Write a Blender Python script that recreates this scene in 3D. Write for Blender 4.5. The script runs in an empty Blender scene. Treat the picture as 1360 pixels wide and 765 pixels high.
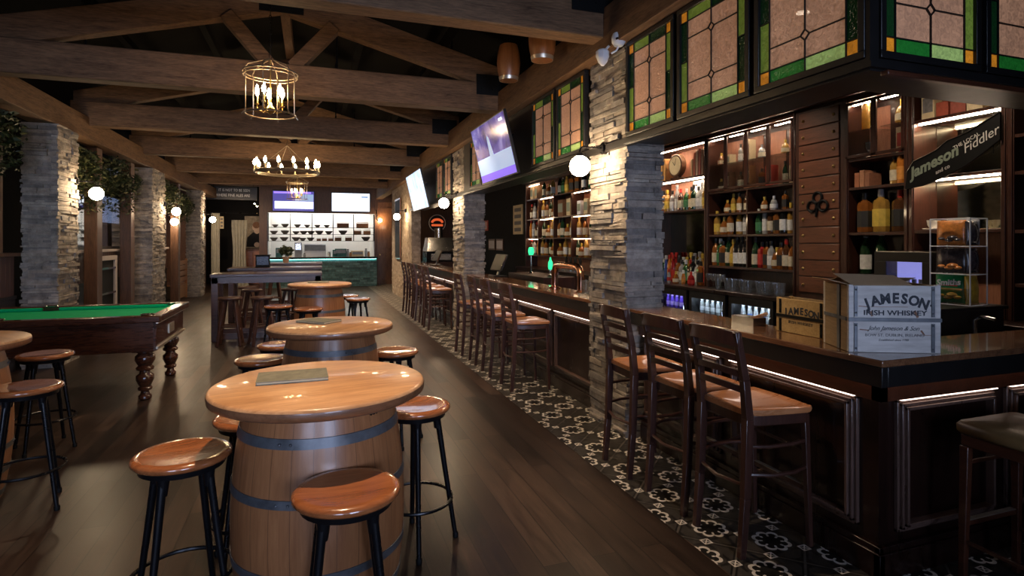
import bpy, math, random
from mathutils import Vector, Matrix
random.seed(7)
R = random.random
def U(a, b): return a + (b - a) * random.random()
scene = bpy.context.scene
C = scene.collection
PI = math.pi
# ---------------------------------------------------------------- survey helpers (photo measurements -> real places)
FPX = 760.0; EYE = 1.6; HOR = 321.0
YAW = math.atan(267 / FPX); SN, CS = math.sin(YAW), math.cos(YAW)
def ray(x, y):
    u = (x - 680) / FPX
    return (SN + u * CS, CS - u * SN, (HOR - y) / FPX)
def atX(x, y, X0):
    r = ray(x, y); t = X0 / r[0]; return Vector((X0, r[1] * t, EYE + r[2] * t))
def atY(x, y, Y0):
    r = ray(x, y); t = Y0 / r[1]; return Vector((r[0] * t, Y0, EYE + r[2] * t))
def atZ(x, y, z):
    r = ray(x, y); t = (z - EYE) / r[2]; return Vector((r[0] * t, r[1] * t, z))
# ---------------------------------------------------------------- materials
MATS = {}
class NT:
    def __init__(s, name):
        m = bpy.data.materials.new(name); m.use_nodes = True; s.m = m
        s.t = m.node_tree; s.b = s.t.nodes['Principled BSDF']; s.out = s.t.nodes['Material Output']
        MATS[name] = m
    def n(s, typ, **kw):
        nd = s.t.nodes.new(typ)
        for k, v in kw.items(): setattr(nd, k, v)
        return nd
    def l(s, a, b): s.t.links.new(a, b)
    def put(s, sock, v):
        if hasattr(v, 'node'): s.l(v, sock)
        else: sock.default_value = v
    def math(s, op, a, b=0.0, c=None):
        nd = s.n('ShaderNodeMath', operation=op); s.put(nd.inputs[0], a); s.put(nd.inputs[1], b)
        if c is not None: s.put(nd.inputs[2], c)
        return nd.outputs[0]
    def coord(s, which='Object'): return s.n('ShaderNodeTexCoord').outputs[which]
    def mapping(s, vec, scale=(1, 1, 1), rot=(0, 0, 0), loc=(0, 0, 0)):
        nd = s.n('ShaderNodeMapping'); s.l(vec, nd.inputs[0])
        nd.inputs['Scale'].default_value = scale; nd.inputs['Rotation'].default_value = rot; nd.inputs['Location'].default_value = loc
        return nd.outputs[0]
    def noise(s, vec, scale=5, detail=4, rough=0.6, dist=0):
        nd = s.n('ShaderNodeTexNoise'); s.l(vec, nd.inputs['Vector'])
        nd.inputs['Scale'].default_value = scale; nd.inputs['Detail'].default_value = detail
        nd.inputs['Roughness'].default_value = rough; nd.inputs['Distortion'].default_value = dist
        return nd.outputs['Fac']
    def ramp(s, fac, stops):
        nd = s.n('ShaderNodeValToRGB'); s.put(nd.inputs[0], fac); e = nd.color_ramp.elements
        while len(e) < len(stops): e.new(0.5)
        for i, (p, c) in enumerate(stops):
            e[i].position = p; e[i].color = (*c, 1) if len(c) == 3 else c
        return nd.outputs[0]
    def mix(s, fac, a, b, blend='MIX'):
        nd = s.n('ShaderNodeMix', data_type='RGBA', blend_type=blend)
        s.put(nd.inputs[0], fac); s.put(nd.inputs[6], a if hasattr(a, 'node') else (*a, 1)); s.put(nd.inputs[7], b if hasattr(b, 'node') else (*b, 1))
        return nd.outputs[2]
    def base(s, v): s.put(s.b.inputs['Base Color'], v if hasattr(v, 'node') else (*v, 1))
    def set(s, **kw):
        for k, v in kw.items(): s.put(s.b.inputs[k.replace('_', ' ')], v)
    def bump(s, h, strength=0.3, dist=0.01):
        nd = s.n('ShaderNodeBump'); s.l(h, nd.inputs['Height']); nd.inputs['Strength'].default_value = strength
        nd.inputs['Distance'].default_value = dist; s.l(nd.outputs[0], s.b.inputs['Normal'])
def plain(name, col, rough=0.5, metal=0.0, var=0.15, scale=8, coat=0.0, spec=None, bump=0.0):
    t = NT(name); v = t.coord(); f = t.noise(v, scale, 4)
    lo = tuple(c * (1 - var) for c in col); hi = tuple(min(1, c * (1 + var)) for c in col)
    t.base(t.ramp(f, [(0.3, lo), (0.7, hi)])); t.set(Metallic=metal)
    t.set(Roughness=t.math('MULTIPLY_ADD', f, 0.12, max(0.02, rough - 0.06)))
    if coat: t.set(Coat_Weight=coat, Coat_Roughness=0.08)
    if spec is not None: t.b.inputs['Specular IOR Level'].default_value = spec
    if bump: t.bump(t.noise(v, scale * 6, 3), bump, 0.004)
    return t.m
def wood(name, c1, c2, rough=0.4, grain=(1, 1, 14), axis='x', coat=0.0, bump=0.12, scale=3.0, spec=None):
    t = NT(name); v = t.coord()
    sc = {'x': (0.12, 1, 1), 'y': (1, 0.12, 1), 'z': (1, 1, 0.12)}[axis]
    vv = t.mapping(v, sc)
    f = t.noise(vv, scale * 6, 6, 0.65, 0.6); g = t.noise(vv, scale * 30, 3, 0.6, 0.2)
    h = t.math('MULTIPLY_ADD', g, 0.45, t.math('MULTIPLY', f, 0.6))
    t.base(t.ramp(h, [(0.35, c1), (0.62, c2)])); t.set(Roughness=t.math('MULTIPLY_ADD', f, 0.2, rough - 0.1))
    if coat: t.set(Coat_Weight=coat, Coat_Roughness=0.06)
    if spec is not None: t.b.inputs['Specular IOR Level'].default_value = spec
    if bump: t.bump(h, bump, 0.004)
    return t.m
def glow(name, col, strength, base=None):
    t = NT(name); t.base(base or col); t.set(Emission_Color=(*col, 1), Emission_Strength=strength, Roughness=0.3); return t.m

wood('beam_wood', (0.055, 0.030, 0.016), (0.19, 0.108, 0.058), 0.75, bump=0.5, axis='x', spec=0.25)
wood('beam_wood_long', (0.075, 0.040, 0.020), (0.19, 0.105, 0.055), 0.75, bump=0.5, axis='y', spec=0.25)
wood('table_wood', (0.36, 0.165, 0.065), (0.62, 0.33, 0.15), 0.38, axis='x', coat=0.25, scale=2.2, bump=0.05)
wood('table_edge_wood', (0.13, 0.05, 0.02), (0.24, 0.10, 0.045), 0.35, axis='x', coat=0.4)
wood('stool_seat_wood', (0.20, 0.058, 0.018), (0.36, 0.12, 0.04), 0.22, axis='x', coat=0.9, scale=2.0, bump=0.04)
wood('chair_wood', (0.030, 0.011, 0.008), (0.062, 0.024, 0.016), 0.32, axis='z', coat=0.3, bump=0.05)
wood('chair_seat_wood', (0.32, 0.115, 0.04), (0.48, 0.20, 0.08), 0.28, axis='x', coat=0.6, bump=0.02, scale=1.3)
wood('bar_panel_wood', (0.007, 0.003, 0.002), (0.018, 0.006, 0.004), 0.3, axis='z', coat=0.3, bump=0.04)
wood('bar_red_wood', (0.035, 0.010, 0.005), (0.075, 0.022, 0.010), 0.35, axis='y', coat=0.3, bump=0.06)
wood('panel_red_wood', (0.075, 0.024, 0.011), (0.16, 0.052, 0.024), 0.4, axis='y', coat=0.2, bump=0.08)
wood('bar_top_wood', (0.085, 0.035, 0.016), (0.19, 0.085, 0.04), 0.22, axis='y', coat=0.8, bump=0.03)
wood('cabinet_wood', (0.020, 0.007, 0.004), (0.055, 0.018, 0.010), 0.35, axis='z', coat=0.2, bump=0.05)
wood('cabinet_back_wood', (0.26, 0.10, 0.055), (0.42, 0.18, 0.10), 0.5, axis='z', bump=0.05)
wood('post_wood', (0.05, 0.022, 0.010), (0.12, 0.055, 0.026), 0.45, axis='z', bump=0.12)
wood('tall_table_wood', (0.028, 0.011, 0.008), (0.075, 0.033, 0.022), 0.35, axis='x', coat=0.3, bump=0.05)
wood('pool_wood', (0.022, 0.007, 0.004), (0.075, 0.026, 0.012), 0.22, axis='x', coat=0.7, bump=0.03)
wood('crate_wood', (0.40, 0.36, 0.33), (0.64, 0.60, 0.56), 0.7, axis='x', bump=0.35, scale=1.6)
wood('crate_side_wood', (0.20, 0.13, 0.06), (0.34, 0.23, 0.12), 0.7, axis='y', bump=0.3)
wood('crate_tan_wood', (0.30, 0.19, 0.07), (0.48, 0.33, 0.14), 0.7, axis='y', bump=0.3)
wood('bench_wood', (0.24, 0.10, 0.035), (0.42, 0.20, 0.08), 0.4, axis='y', coat=0.3)
wood('back_wall_wood', (0.05, 0.022, 0.012), (0.11, 0.05, 0.027), 0.5, axis='z')
wood('door_wood', (0.09, 0.036, 0.016), (0.20, 0.09, 0.04), 0.4, axis='z', coat=0.2)
plain('black_metal', (0.012, 0.012, 0.014), 0.28, 0.6)
plain('black_paint', (0.008, 0.007, 0.007), 0.4)
plain('matt_black', (0.004, 0.004, 0.004), 0.6, spec=0.2)
plain('hoop_metal', (0.115, 0.12, 0.13), 0.45, 0.5, var=0.35, scale=14)
plain('steel', (0.55, 0.54, 0.52), 0.25, 1.0)
plain('chrome', (0.75, 0.75, 0.76), 0.12, 1.0, var=0.03)
plain('bright_worn_metal', (0.62, 0.56, 0.46), 0.3, 0.8)
plain('copper', (0.60, 0.30, 0.19), 0.2, 1.0)
plain('brass', (0.55, 0.38, 0.14), 0.3, 1.0)
plain('white_plastic', (0.75, 0.76, 0.78), 0.4, var=0.03)
plain('white_paint', (0.50, 0.44, 0.42), 0.5, var=0.05)
plain('grey_plastic', (0.25, 0.26, 0.28), 0.5)
plain('cream_paper', (0.62, 0.50, 0.30), 0.7, var=0.1)
plain('cardboard', (0.40, 0.26, 0.14), 0.8, var=0.1, bump=0.2)
plain('charcoal_ink', (0.025, 0.028, 0.038), 0.7, var=0.3, scale=40)
plain('grey_ink', (0.16, 0.15, 0.15), 0.7, var=0.3, scale=40)
plain('green_baize', (0.0, 0.34, 0.13), 0.9, var=0.06, scale=40, spec=0.1, bump=0.1)
plain('menu_cover', (0.14, 0.135, 0.10), 0.6, var=0.35, scale=25)
plain('brown_leather', (0.20, 0.12, 0.045), 0.38, var=0.12, scale=12, bump=0.15)
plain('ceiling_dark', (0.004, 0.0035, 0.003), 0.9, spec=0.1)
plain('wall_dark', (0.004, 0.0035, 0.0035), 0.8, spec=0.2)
plain('lantern_metal', (0.30, 0.24, 0.17), 0.35, 0.8)
plain('plinth_stone', (0.05, 0.045, 0.045), 0.6)
plain('kitchen_white', (0.80, 0.79, 0.76), 0.5, var=0.03)
plain('curtain_cloth', (0.50, 0.47, 0.38), 0.9, var=0.15)
plain('silver_text', (0.62, 0.60, 0.56), 0.4, 0.2, var=0.1)
plain('sage_text', (0.20, 0.24, 0.18), 0.5, var=0.1)
plain('red_paint', (0.50, 0.05, 0.03), 0.5)
plain('green_pack', (0.01, 0.32, 0.10), 0.3, var=0.2, scale=20, coat=0.4)
plain('yellow_pack', (0.55, 0.34, 0.04), 0.35, var=0.3, scale=25, coat=0.4)
plain('black_pack', (0.06, 0.05, 0.055), 0.25, var=0.5, scale=30, coat=0.6)
plain('orange_pack', (0.60, 0.22, 0.05), 0.35, var=0.4, scale=30, coat=0.4)
plain('china', (0.80, 0.76, 0.68), 0.25, var=0.03, coat=0.4)
plain('bowl_ceramic', (0.10, 0.09, 0.085), 0.4, var=0.4)
plain('basket', (0.16, 0.07, 0.03), 0.7, var=0.4, scale=40)
plain('lead', (0.012, 0.011, 0.010), 0.5, 0.3)
plain('terracotta', (0.36, 0.20, 0.11), 0.8)
plain('skin_painted', (0.50, 0.36, 0.27), 0.7)
glow('bulb', (1.0, 0.70, 0.38), 90)
glow('candle_bulb', (1.0, 0.66, 0.33), 170)
glow('globe_glow', (1.0, 0.74, 0.46), 110)
glow('led_warm', (1.0, 0.78, 0.58), 26)
glow('led_soft', (1.0, 0.66, 0.42), 22)
glow('led_cool', (0.70, 0.84, 1.0), 60)
glow('led_bar', (1.0, 0.70, 0.50), 4)
glow('moulding_glow', (1.0, 0.80, 0.68), 3.5)
glow('led_violet', (0.42, 0.34, 1.0), 40)
glow('led_cabinet', (1.0, 0.76, 0.56), 85)
glow('led_teal', (0.35, 0.95, 0.9), 5)
glow('led_green', (0.03, 0.8, 0.30), 1.5)
glow('screen_white', (0.80, 0.88, 1.0), 1.5)
glow('screen_light', (0.42, 0.62, 1.0), 0.55)
glow('screen_navy', (0.06, 0.05, 0.30), 1.0)
glow('screen_violet', (0.12, 0.06, 0.55), 1.5)
glow('screen_purple', (0.28, 0.18, 0.85), 1.5)
glow('neon_orange', (0.9, 0.14, 0.04), 0.7)
glow('daylight_pane', (0.42, 0.52, 0.85), 0.9)
glow('cool_fill_pane', (0.50, 0.62, 1.0), 0.7)
glow('neon_text', (1.0, 0.12, 0.08), 2.5)
glow('violet_picture', (0.42, 0.40, 1.0), 1.0)

def stone(name, cols, bump=0.9):
    t = NT(name); v = t.coord(); g = t.n('ShaderNodeNewGeometry')
    rr = g.outputs['Random Per Island']
    n1 = t.noise(v, 9, 6, 0.7); n2 = t.noise(v, 45, 4, 0.7)
    c = t.ramp(rr, [(0.0, cols[0]), (0.35, cols[1]), (0.7, cols[2]), (1.0, cols[3])])
    d = t.ramp(n1, [(0.3, (0.45, 0.42, 0.40)), (0.65, (1.1, 1.08, 1.05))])
    t.base(t.mix(1.0, c, d, 'MULTIPLY')); t.set(Roughness=0.8)
    t.bump(t.math('MULTIPLY_ADD', n2, 0.5, n1), bump, 0.012)
stone('stack_stone', [(0.20, 0.185, 0.175), (0.30, 0.28, 0.26), (0.38, 0.33, 0.28), (0.46, 0.42, 0.37)])
stone('pale_brick', [(0.42, 0.33, 0.24), (0.50, 0.40, 0.30), (0.36, 0.28, 0.20), (0.56, 0.47, 0.36)])
stone('teal_brick', [(0.012, 0.040, 0.046), (0.03, 0.085, 0.095), (0.05, 0.12, 0.13), (0.09, 0.17, 0.19)], 0.15)

def barrel_mat():
    t = NT('barrel_wood'); v = t.coord(); sp = t.n('ShaderNodeSeparateXYZ'); t.l(v, sp.inputs[0])
    ang = t.math('ARCTAN2', sp.outputs[1], sp.outputs[0])
    a = t.math('MULTIPLY', ang, 26 / (2 * PI)); fr = t.math('FRACT', t.math('ADD', a, 40.0)); fl = t.math('FLOOR', t.math('ADD', a, 40.0))
    wn = t.n('ShaderNodeTexWhiteNoise', noise_dimensions='1D'); t.l(fl, wn.inputs['W'])
    cv = t.n('ShaderNodeCombineXYZ'); t.l(t.math('MULTIPLY', a, 1.2), cv.inputs[0]); t.l(fl, cv.inputs[1]); t.l(t.math('MULTIPLY', sp.outputs[2], 1.3), cv.inputs[2])
    f = t.noise(cv.outputs[0], 4, 6, 0.7, 0.4)
    h = t.math('MULTIPLY_ADD', wn.outputs[0], 0.30, t.math('MULTIPLY', f, 0.75))
    col = t.ramp(h, [(0.2, (0.17, 0.058, 0.02)), (0.85, (0.40, 0.175, 0.07))])
    seam = t.math('LESS_THAN', t.math('ABSOLUTE', t.math('SUBTRACT', fr, 0.5)), 0.02)
    t.base(t.mix(t.math('MULTIPLY', seam, 0.55), col, (0.06, 0.025, 0.012))); t.set(Roughness=0.38, Coat_Weight=0.25, Coat_Roughness=0.2); t.bump(f, 0.12, 0.004)
barrel_mat()

def floor_mat():
    t = NT('floor_planks'); v = t.coord()
    m = t.mapping(v, rot=(0, 0, PI / 2))
    br = t.n('ShaderNodeTexBrick'); t.l(m, br.inputs['Vector']); br.offset = 0.37
    for k, val in (('Color1', (0, 0, 0, 1)), ('Color2', (1, 1, 1, 1)), ('Mortar', (0.5, 0.5, 0.5, 1)), ('Scale', 1.0), ('Mortar Size', 0.003), ('Bias', 0.0), ('Brick Width', 1.9), ('Row Height', 0.135)):
        br.inputs[k].default_value = val
    g = t.mapping(v, (1, 0.10, 1)); f = t.noise(g, 22, 6, 0.7, 0.5); f2 = t.noise(t.mapping(v, (1, 0.35, 1)), 1.3, 4, 0.6)
    h = t.math('ADD', t.math('MULTIPLY', br.outputs['Color'], 0.26), t.math('ADD', t.math('MULTIPLY', f, 0.5), t.math('MULTIPLY', f2, 0.42)))
    col = t.ramp(h, [(0.38, (0.008, 0.005, 0.004)), (0.62, (0.034, 0.020, 0.014)), (0.90, (0.105, 0.064, 0.044))])
    t.base(t.mix(br.outputs['Fac'], col, (0.010, 0.006, 0.005)))
    t.set(Roughness=t.math('MULTIPLY_ADD', f2, 0.30, t.math('MULTIPLY_ADD', f, 0.18, 0.12)), Specular_IOR_Level=0.30); t.bump(t.math('SUBTRACT', f, br.outputs['Fac']), 0.15, 0.003)
floor_mat()

def tile_mat():
    t = NT('patterned_tile'); v = t.coord(); sp = t.n('ShaderNodeSeparateXYZ'); t.l(v, sp.inputs[0])
    T = 0.2215
    gx = t.math('MULTIPLY', t.math('ADD', sp.outputs[0], 20 * T - 1.99), 1 / T); gy = t.math('MULTIPLY', t.math('ADD', sp.outputs[1], 20 * T - 2.98), 1 / T)
    px = t.math('SUBTRACT', t.math('FRACT', gx), 0.5); py = t.math('SUBTRACT', t.math('FRACT', gy), 0.5)
    par = t.math('MODULO', t.math('ADD', t.math('FLOOR', gx), t.math('FLOOR', gy)), 2.0)
    r = t.math('SQRT', t.math('ADD', t.math('MULTIPLY', px, px), t.math('MULTIPLY', py, py)))
    th = t.math('ARCTAN2', py, px)
    lobe = t.math('ABSOLUTE', t.math('COSINE', t.math('MULTIPLY', th, 4.0)))
    rf = t.math('MULTIPLY_ADD', t.math('POWER', lobe, 0.6), 0.105, 0.30)
    dd = t.math('ABSOLUTE', t.math('SUBTRACT', r, rf))
    line = t.math('LESS_THAN', dd, 0.042)
    ripple = t.math('LESS_THAN', t.math('ABSOLUTE', t.math('SUBTRACT', r, 0.245)), 0.035)
    ripple = t.math('MULTIPLY', ripple, t.math('LESS_THAN', lobe, 0.42))
    isF = t.math('GREATER_THAN', t.math('ABSOLUTE', t.math('SUBTRACT', par, 1.0)), 0.5)
    halo = t.math('LESS_THAN', t.math('ABSOLUTE', t.math('SUBTRACT', r, t.math('ADD', rf, 0.075))), 0.045)
    # plain tiles: diagonal cross with grey quarter lobes
    d1 = t.math('ABSOLUTE', t.math('SUBTRACT', px, py)); d2 = t.math('ABSOLUTE', t.math('ADD', px, py))
    cross = t.math('LESS_THAN', t.math('MINIMUM', d1, d2), 0.038)
    mxy = t.math('MAXIMUM', t.math('ABSOLUTE', px), t.math('ABSOLUTE', py))
    lob2 = t.math('MULTIPLY', t.math('GREATER_THAN', t.math('MINIMUM', d1, d2), 0.10), t.math('GREATER_THAN', mxy, 0.20))
    # little square with a cross at each tile corner
    cx = t.math('SUBTRACT', 0.5, t.math('ABSOLUTE', px)); cy = t.math('SUBTRACT', 0.5, t.math('ABSOLUTE', py))
    sq = t.math('LESS_THAN', t.math('MAXIMUM', cx, cy), 0.115)
    sqx = t.math('LESS_THAN', t.math('ABSOLUTE', t.math('SUBTRACT', cx, cy)), 0.022)
    sqf = t.math('GREATER_THAN', t.math('MAXIMUM', cx, cy), 0.085)
    sqc = t.math('MAXIMUM', sqx, sqf)
    blk = (0.012, 0.011, 0.010); gry = (0.042, 0.037, 0.032); wht = (0.66, 0.61, 0.54)
    cF = t.mix(halo, blk, gry); cF = t.mix(t.math('MAXIMUM', line, ripple), cF, wht)
    cX = t.mix(lob2, blk, gry); cX = t.mix(cross, cX, (0.085, 0.075, 0.065))
    c = t.mix(isF, cX, cF); cs = t.mix(sqc, blk, wht); c = t.mix(sq, c, cs)
    nz = t.noise(v, 14, 5, 0.7); c = t.mix(1.0, c, t.ramp(nz, [(0.25, (0.55, 0.53, 0.5)), (0.7, (1.1, 1.1, 1.1))]), 'MULTIPLY')
    t.base(c); t.set(Roughness=t.math('MULTIPLY_ADD', nz, 0.3, 0.2))
tile_mat()

plain('teal_plain', (0.01, 0.10, 0.085), 0.5)
plain('teal_glass', (0.10, 0.30, 0.30), 0.2, coat=0.5)
plain('wall_print', (0.22, 0.18, 0.13), 0.7, var=0.5, scale=6)
plain('wall_panel_dark', (0.018, 0.014, 0.016), 0.45, var=0.2)
plain('wall_panel_brown', (0.085, 0.045, 0.04), 0.5, var=0.2)
plain('white_mark', (0.7, 0.35, 0.3), 0.5)
wood('terracotta_wood', (0.22, 0.075, 0.03), (0.34, 0.13, 0.055), 0.4, axis='x', bump=0.05)
wood('moulding_wood', (0.07, 0.04, 0.03), (0.12, 0.07, 0.055), 0.3, axis='z', coat=0.3, bump=0.02)
glow('kitchen_tube', (1.0, 0.96, 0.88), 120)
def objcol(name, rough, metal=0, trans=0.0, coat=0.0):
    t = NT(name); oi = t.n('ShaderNodeObjectInfo'); f = t.noise(t.coord(), 30, 3)
    c = t.mix(1.0, oi.outputs['Color'], t.ramp(f, [(0.3, (0.8, 0.8, 0.8)), (0.7, (1.15, 1.15, 1.15))]), 'MULTIPLY')
    t.base(c); t.set(Roughness=rough, Metallic=metal, Transmission_Weight=trans, Coat_Weight=coat, Coat_Roughness=0.05)
objcol('bottle_glass', 0.08, trans=0.25, coat=0.8)
objcol('bottle_label', 0.6)
objcol('bottle_cap', 0.35)
objcol('cloth_cover', 0.6)
def clear_glass(name, tint=(0.9, 0.92, 0.93), mixf=0.28, film=0.0):
    t = NT(name); tr = t.n('ShaderNodeBsdfTransparent'); tr.inputs[0].default_value = (*tint, 1)
    gl = t.n('ShaderNodeBsdfGlossy'); gl.inputs['Roughness'].default_value = 0.04; gl.inputs['Color'].default_value = (0.95, 0.95, 0.95, 1)
    lw = t.n('ShaderNodeLayerWeight'); lw.inputs[0].default_value = 0.35
    mx = t.n('ShaderNodeMixShader'); t.l(t.math('MULTIPLY_ADD', lw.outputs['Facing'], 0.75, mixf * 0.25), mx.inputs[0])
    t.l(tr.outputs[0], mx.inputs[1]); t.l(gl.outputs[0], mx.inputs[2])
    df = t.n('ShaderNodeBsdfDiffuse'); df.inputs[0].default_value = (0.8, 0.82, 0.85, 1); m2 = t.n('ShaderNodeMixShader'); m2.inputs[0].default_value = film
    t.l(mx.outputs[0], m2.inputs[1]); t.l(df.outputs[0], m2.inputs[2]); t.l(m2.outputs[0], t.out.inputs['Surface'])
clear_glass('clear_glass', film=0.035); clear_glass('pane_glass', (0.85, 0.88, 0.9), 0.2)
t = NT('mirror'); t.base((0.34, 0.33, 0.25)); t.set(Metallic=1.0, Roughness=0.05)

def glass_art(name, col, strength):
    t = NT(name); v = t.coord(); n = t.noise(v, 38, 2, 0.5, 1.2); n2 = t.noise(v, 3.0, 3, 0.5)
    c = t.mix(1.0, col, t.ramp(n, [(0.32, (0.62, 0.60, 0.58)), (0.68, (1.35, 1.35, 1.38))]), 'MULTIPLY')
    c = t.mix(1.0, c, t.ramp(n2, [(0.3, (0.8, 0.76, 0.72)), (0.7, (1.15, 1.15, 1.15))]), 'MULTIPLY')
    t.base(col); t.l(c, t.b.inputs['Emission Color']); t.set(Emission_Strength=strength, Roughness=0.12, Coat_Weight=0.4)
    t.bump(n, 0.6, 0.01)
GS = 0.30
glass_art('art_glass_rose', (0.52, 0.28, 0.17), GS)
glass_art('art_glass_moss', (0.20, 0.30, 0.045), GS * 0.8)
glass_art('art_glass_lime', (0.36, 0.52, 0.16), GS * 1.15)
glass_art('art_glass_green', (0.02, 0.22, 0.03), GS * 0.6)
glass_art('art_glass_dark', (0.010, 0.05, 0.014), GS * 0.3)
glass_art('art_glass_amber', (0.70, 0.26, 0.02), GS * 1.3)
def leaf_mat():
    t = NT('leaves'); g = t.n('ShaderNodeNewGeometry')
    t.base(t.ramp(g.outputs['Random Per Island'], [(0, (0.010, 0.018, 0.004)), (0.6, (0.03, 0.045, 0.012)), (0.85, (0.06, 0.07, 0.02)), (1, (0.22, 0.20, 0.08))])); t.set(Roughness=0.6)
leaf_mat()
def noisepic(name, stops, strength, scale=2.5):
    t = NT(name); n = t.noise(t.coord(), scale, 4, 0.6, 0.8); c = t.ramp(n, stops)
    t.base((0.02, 0.02, 0.02)); t.l(c, t.b.inputs['Emission Color']); t.set(Emission_Strength=strength, Roughness=0.15)
noisepic('screen_crowd', [(0.32, (0.02, 0.02, 0.10)), (0.5, (0.07, 0.05, 0.36)), (0.66, (0.24, 0.22, 0.68)), (0.78, (0.8, 0.7, 0.65))], 0.75, 2.4)
noisepic('screen_pale', [(0.3, (0.35, 0.55, 0.95)), (0.6, (0.75, 0.88, 1.0)), (0.8, (0.95, 0.98, 1.0))], 1.3, 3.0)
# ---------------------------------------------------------------- mesh building
class MB:
    def __init__(s): s.v = []; s.f = []; s.mi = []; s.cur = 0
    def add(s, vs, fs, M=None):
        o = len(s.v)
        s.v += [(M @ Vector(p)) if M is not None else Vector(p) for p in vs]
        s.f += [tuple(i + o for i in f) for f in fs]; s.mi += [s.cur] * len(fs); return s
    def box(s, x0, y0, z0, x1, y1, z1, M=None):
        if x0 > x1: x0, x1 = x1, x0
        if y0 > y1: y0, y1 = y1, y0
        if z0 > z1: z0, z1 = z1, z0
        return s.add([(x0, y0, z0), (x1, y0, z0), (x1, y1, z0), (x0, y1, z0), (x0, y0, z1), (x1, y0, z1), (x1, y1, z1), (x0, y1, z1)],
                     [(3, 2, 1, 0), (4, 5, 6, 7), (0, 1, 5, 4), (1, 2, 6, 5), (2, 3, 7, 6), (3, 0, 4, 7)], M)
    def bar(s, p0, p1, w, h=None, up=(0, 0, 1), w1=None, h1=None):
        p0, p1 = Vector(p0), Vector(p1); d = (p1 - p0); L = d.length; d.normalize(); h = h or w; w1 = w1 or w; h1 = h1 or h
        u = Vector(up); 
        if abs(u.dot(d)) > 0.98: u = Vector((0, 1, 0))
        x = d.cross(u).normalized(); y = x.cross(d).normalized(); vs = []
        for p, a, b in ((p0, w / 2, h / 2), (p1, w1 / 2, h1 / 2)):
            vs += [p - x * a - y * b, p + x * a - y * b, p + x * a + y * b, p - x * a + y * b]
        return s.add(vs, [(3, 2, 1, 0), (4, 5, 6, 7), (0, 1, 5, 4), (1, 2, 6, 5), (2, 3, 7, 6), (3, 0, 4, 7)])
    def tube(s, pts, r, n=8, closed=False):
        pts = [Vector(p) for p in pts]; rs = r if isinstance(r, (list, tuple)) else [r] * len(pts); vs = []; fs = []; N = len(pts)
        px = None
        for i, p in enumerate(pts):
            a = pts[i - 1] if (i > 0 or closed) else p; b = pts[(i + 1) % N] if (i < N - 1 or closed) else p
            d = (b - a).normalized()
            if px is None:
                px = d.cross(Vector((0, 0, 1)));
                if px.length < 0.1: px = d.cross(Vector((0, 1, 0)))
            px = (px - d * px.dot(d)).normalized(); py = d.cross(px)
            for k in range(n):
                t_ = 2 * PI * k / n; vs.append(p + (px * math.cos(t_) + py * math.sin(t_)) * rs[i])
        for i in range(N if closed else N - 1):
            j = (i + 1) % N
            for k in range(n): fs.append((i * n + k, i * n + (k + 1) % n, j * n + (k + 1) % n, j * n + k))
        if not closed: fs += [tuple(range(n - 1, -1, -1)), tuple((N - 1) * n + k for k in range(n))]
        return s.add(vs, fs)
    def lathe(s, prof, n=24, c=(0, 0, 0), M=None, ph=0, sx=1, sy=1, cap=True):
        vs = []; fs = []
        for r, z in prof:
            for k in range(n):
                t_ = 2 * PI * k / n + ph; vs.append((c[0] + r * math.cos(t_) * sx, c[1] + r * math.sin(t_) * sy, c[2] + z))
        for i in range(len(prof) - 1):
            for k in range(n): fs.append((i * n + k, i * n + (k + 1) % n, (i + 1) * n + (k + 1) % n, (i + 1) * n + k))
        if cap:
            fs.append(tuple(range(n - 1, -1, -1))); m = (len(prof) - 1) * n; fs.append(tuple(m + k for k in range(n)))
        return s.add(vs, fs, M)
    def sphere(s, c, r, n=16, m=10, sz=1.0):
        return s.lathe([(max(1e-4, r * math.sin(PI * i / m)), -r * math.cos(PI * i / m) * sz) for i in range(m + 1)], n, c)
    def torus(s, c, R_, r, n=32, m=8, sz=1.0, a0=0, a1=2 * PI):
        full = abs(a1 - a0 - 2 * PI) < 1e-6; k = n if full else n + 1
        return s.tube([(c[0] + R_ * math.cos(a0 + (a1 - a0) * i / n), c[1] + R_ * math.sin(a0 + (a1 - a0) * i / n), c[2]) for i in range(k)], r, m, full)
    def prism(s, poly, z0, z1, M=None):
        n = len(poly); vs = [(x, y, z0) for x, y in poly] + [(x, y, z1) for x, y in poly]
        fs = [tuple(range(n - 1, -1, -1)), tuple(range(n, 2 * n))] + [(i, (i + 1) % n, n + (i + 1) % n, n + i) for i in range(n)]
        return s.add(vs, fs, M)
    def build(s, name, mat, parent=None, bevel=0.0, loc=None, flat=False, col=None, ang=0.7, seg=2):
        me = bpy.data.meshes.new(name); me.from_pydata([tuple(p) for p in s.v], [], s.f)
        ms = mat if isinstance(mat, (list, tuple)) else [mat]
        for x in ms: me.materials.append(MATS[x])
        if len(ms) > 1:
            for p, i in zip(me.polygons, s.mi): p.material_index = i
        me.update()
        if not flat:
            for p in me.polygons: p.use_smooth = True
            me.set_sharp_from_angle(angle=ang)
        o = bpy.data.objects.new(name, me); C.objects.link(o)
        if parent is not None: o.parent = parent
        if loc is not None: o.location = loc
        if col is not None: o.color = (*col, 1)
        if bevel:
            b = o.modifiers.new('bevel', 'BEVEL'); b.width = bevel; b.segments = seg; b.limit_method = 'ANGLE'; b.angle_limit = 0.6
        return o
def tag(o, label=None, cat=None, group=None, kind=None):
    if label: o['label'] = label
    if cat: o['category'] = cat
    if group: o['group'] = group
    if kind: o['kind'] = kind
    return o
def thing(name, label, cat, loc=(0, 0, 0), rotz=0.0, group=None):
    o = bpy.data.objects.new(name, None); C.objects.link(o); o.location = loc; o.rotation_euler = (0, 0, rotz); o.empty_display_size = 0.1
    return tag(o, label, cat, group)
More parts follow.
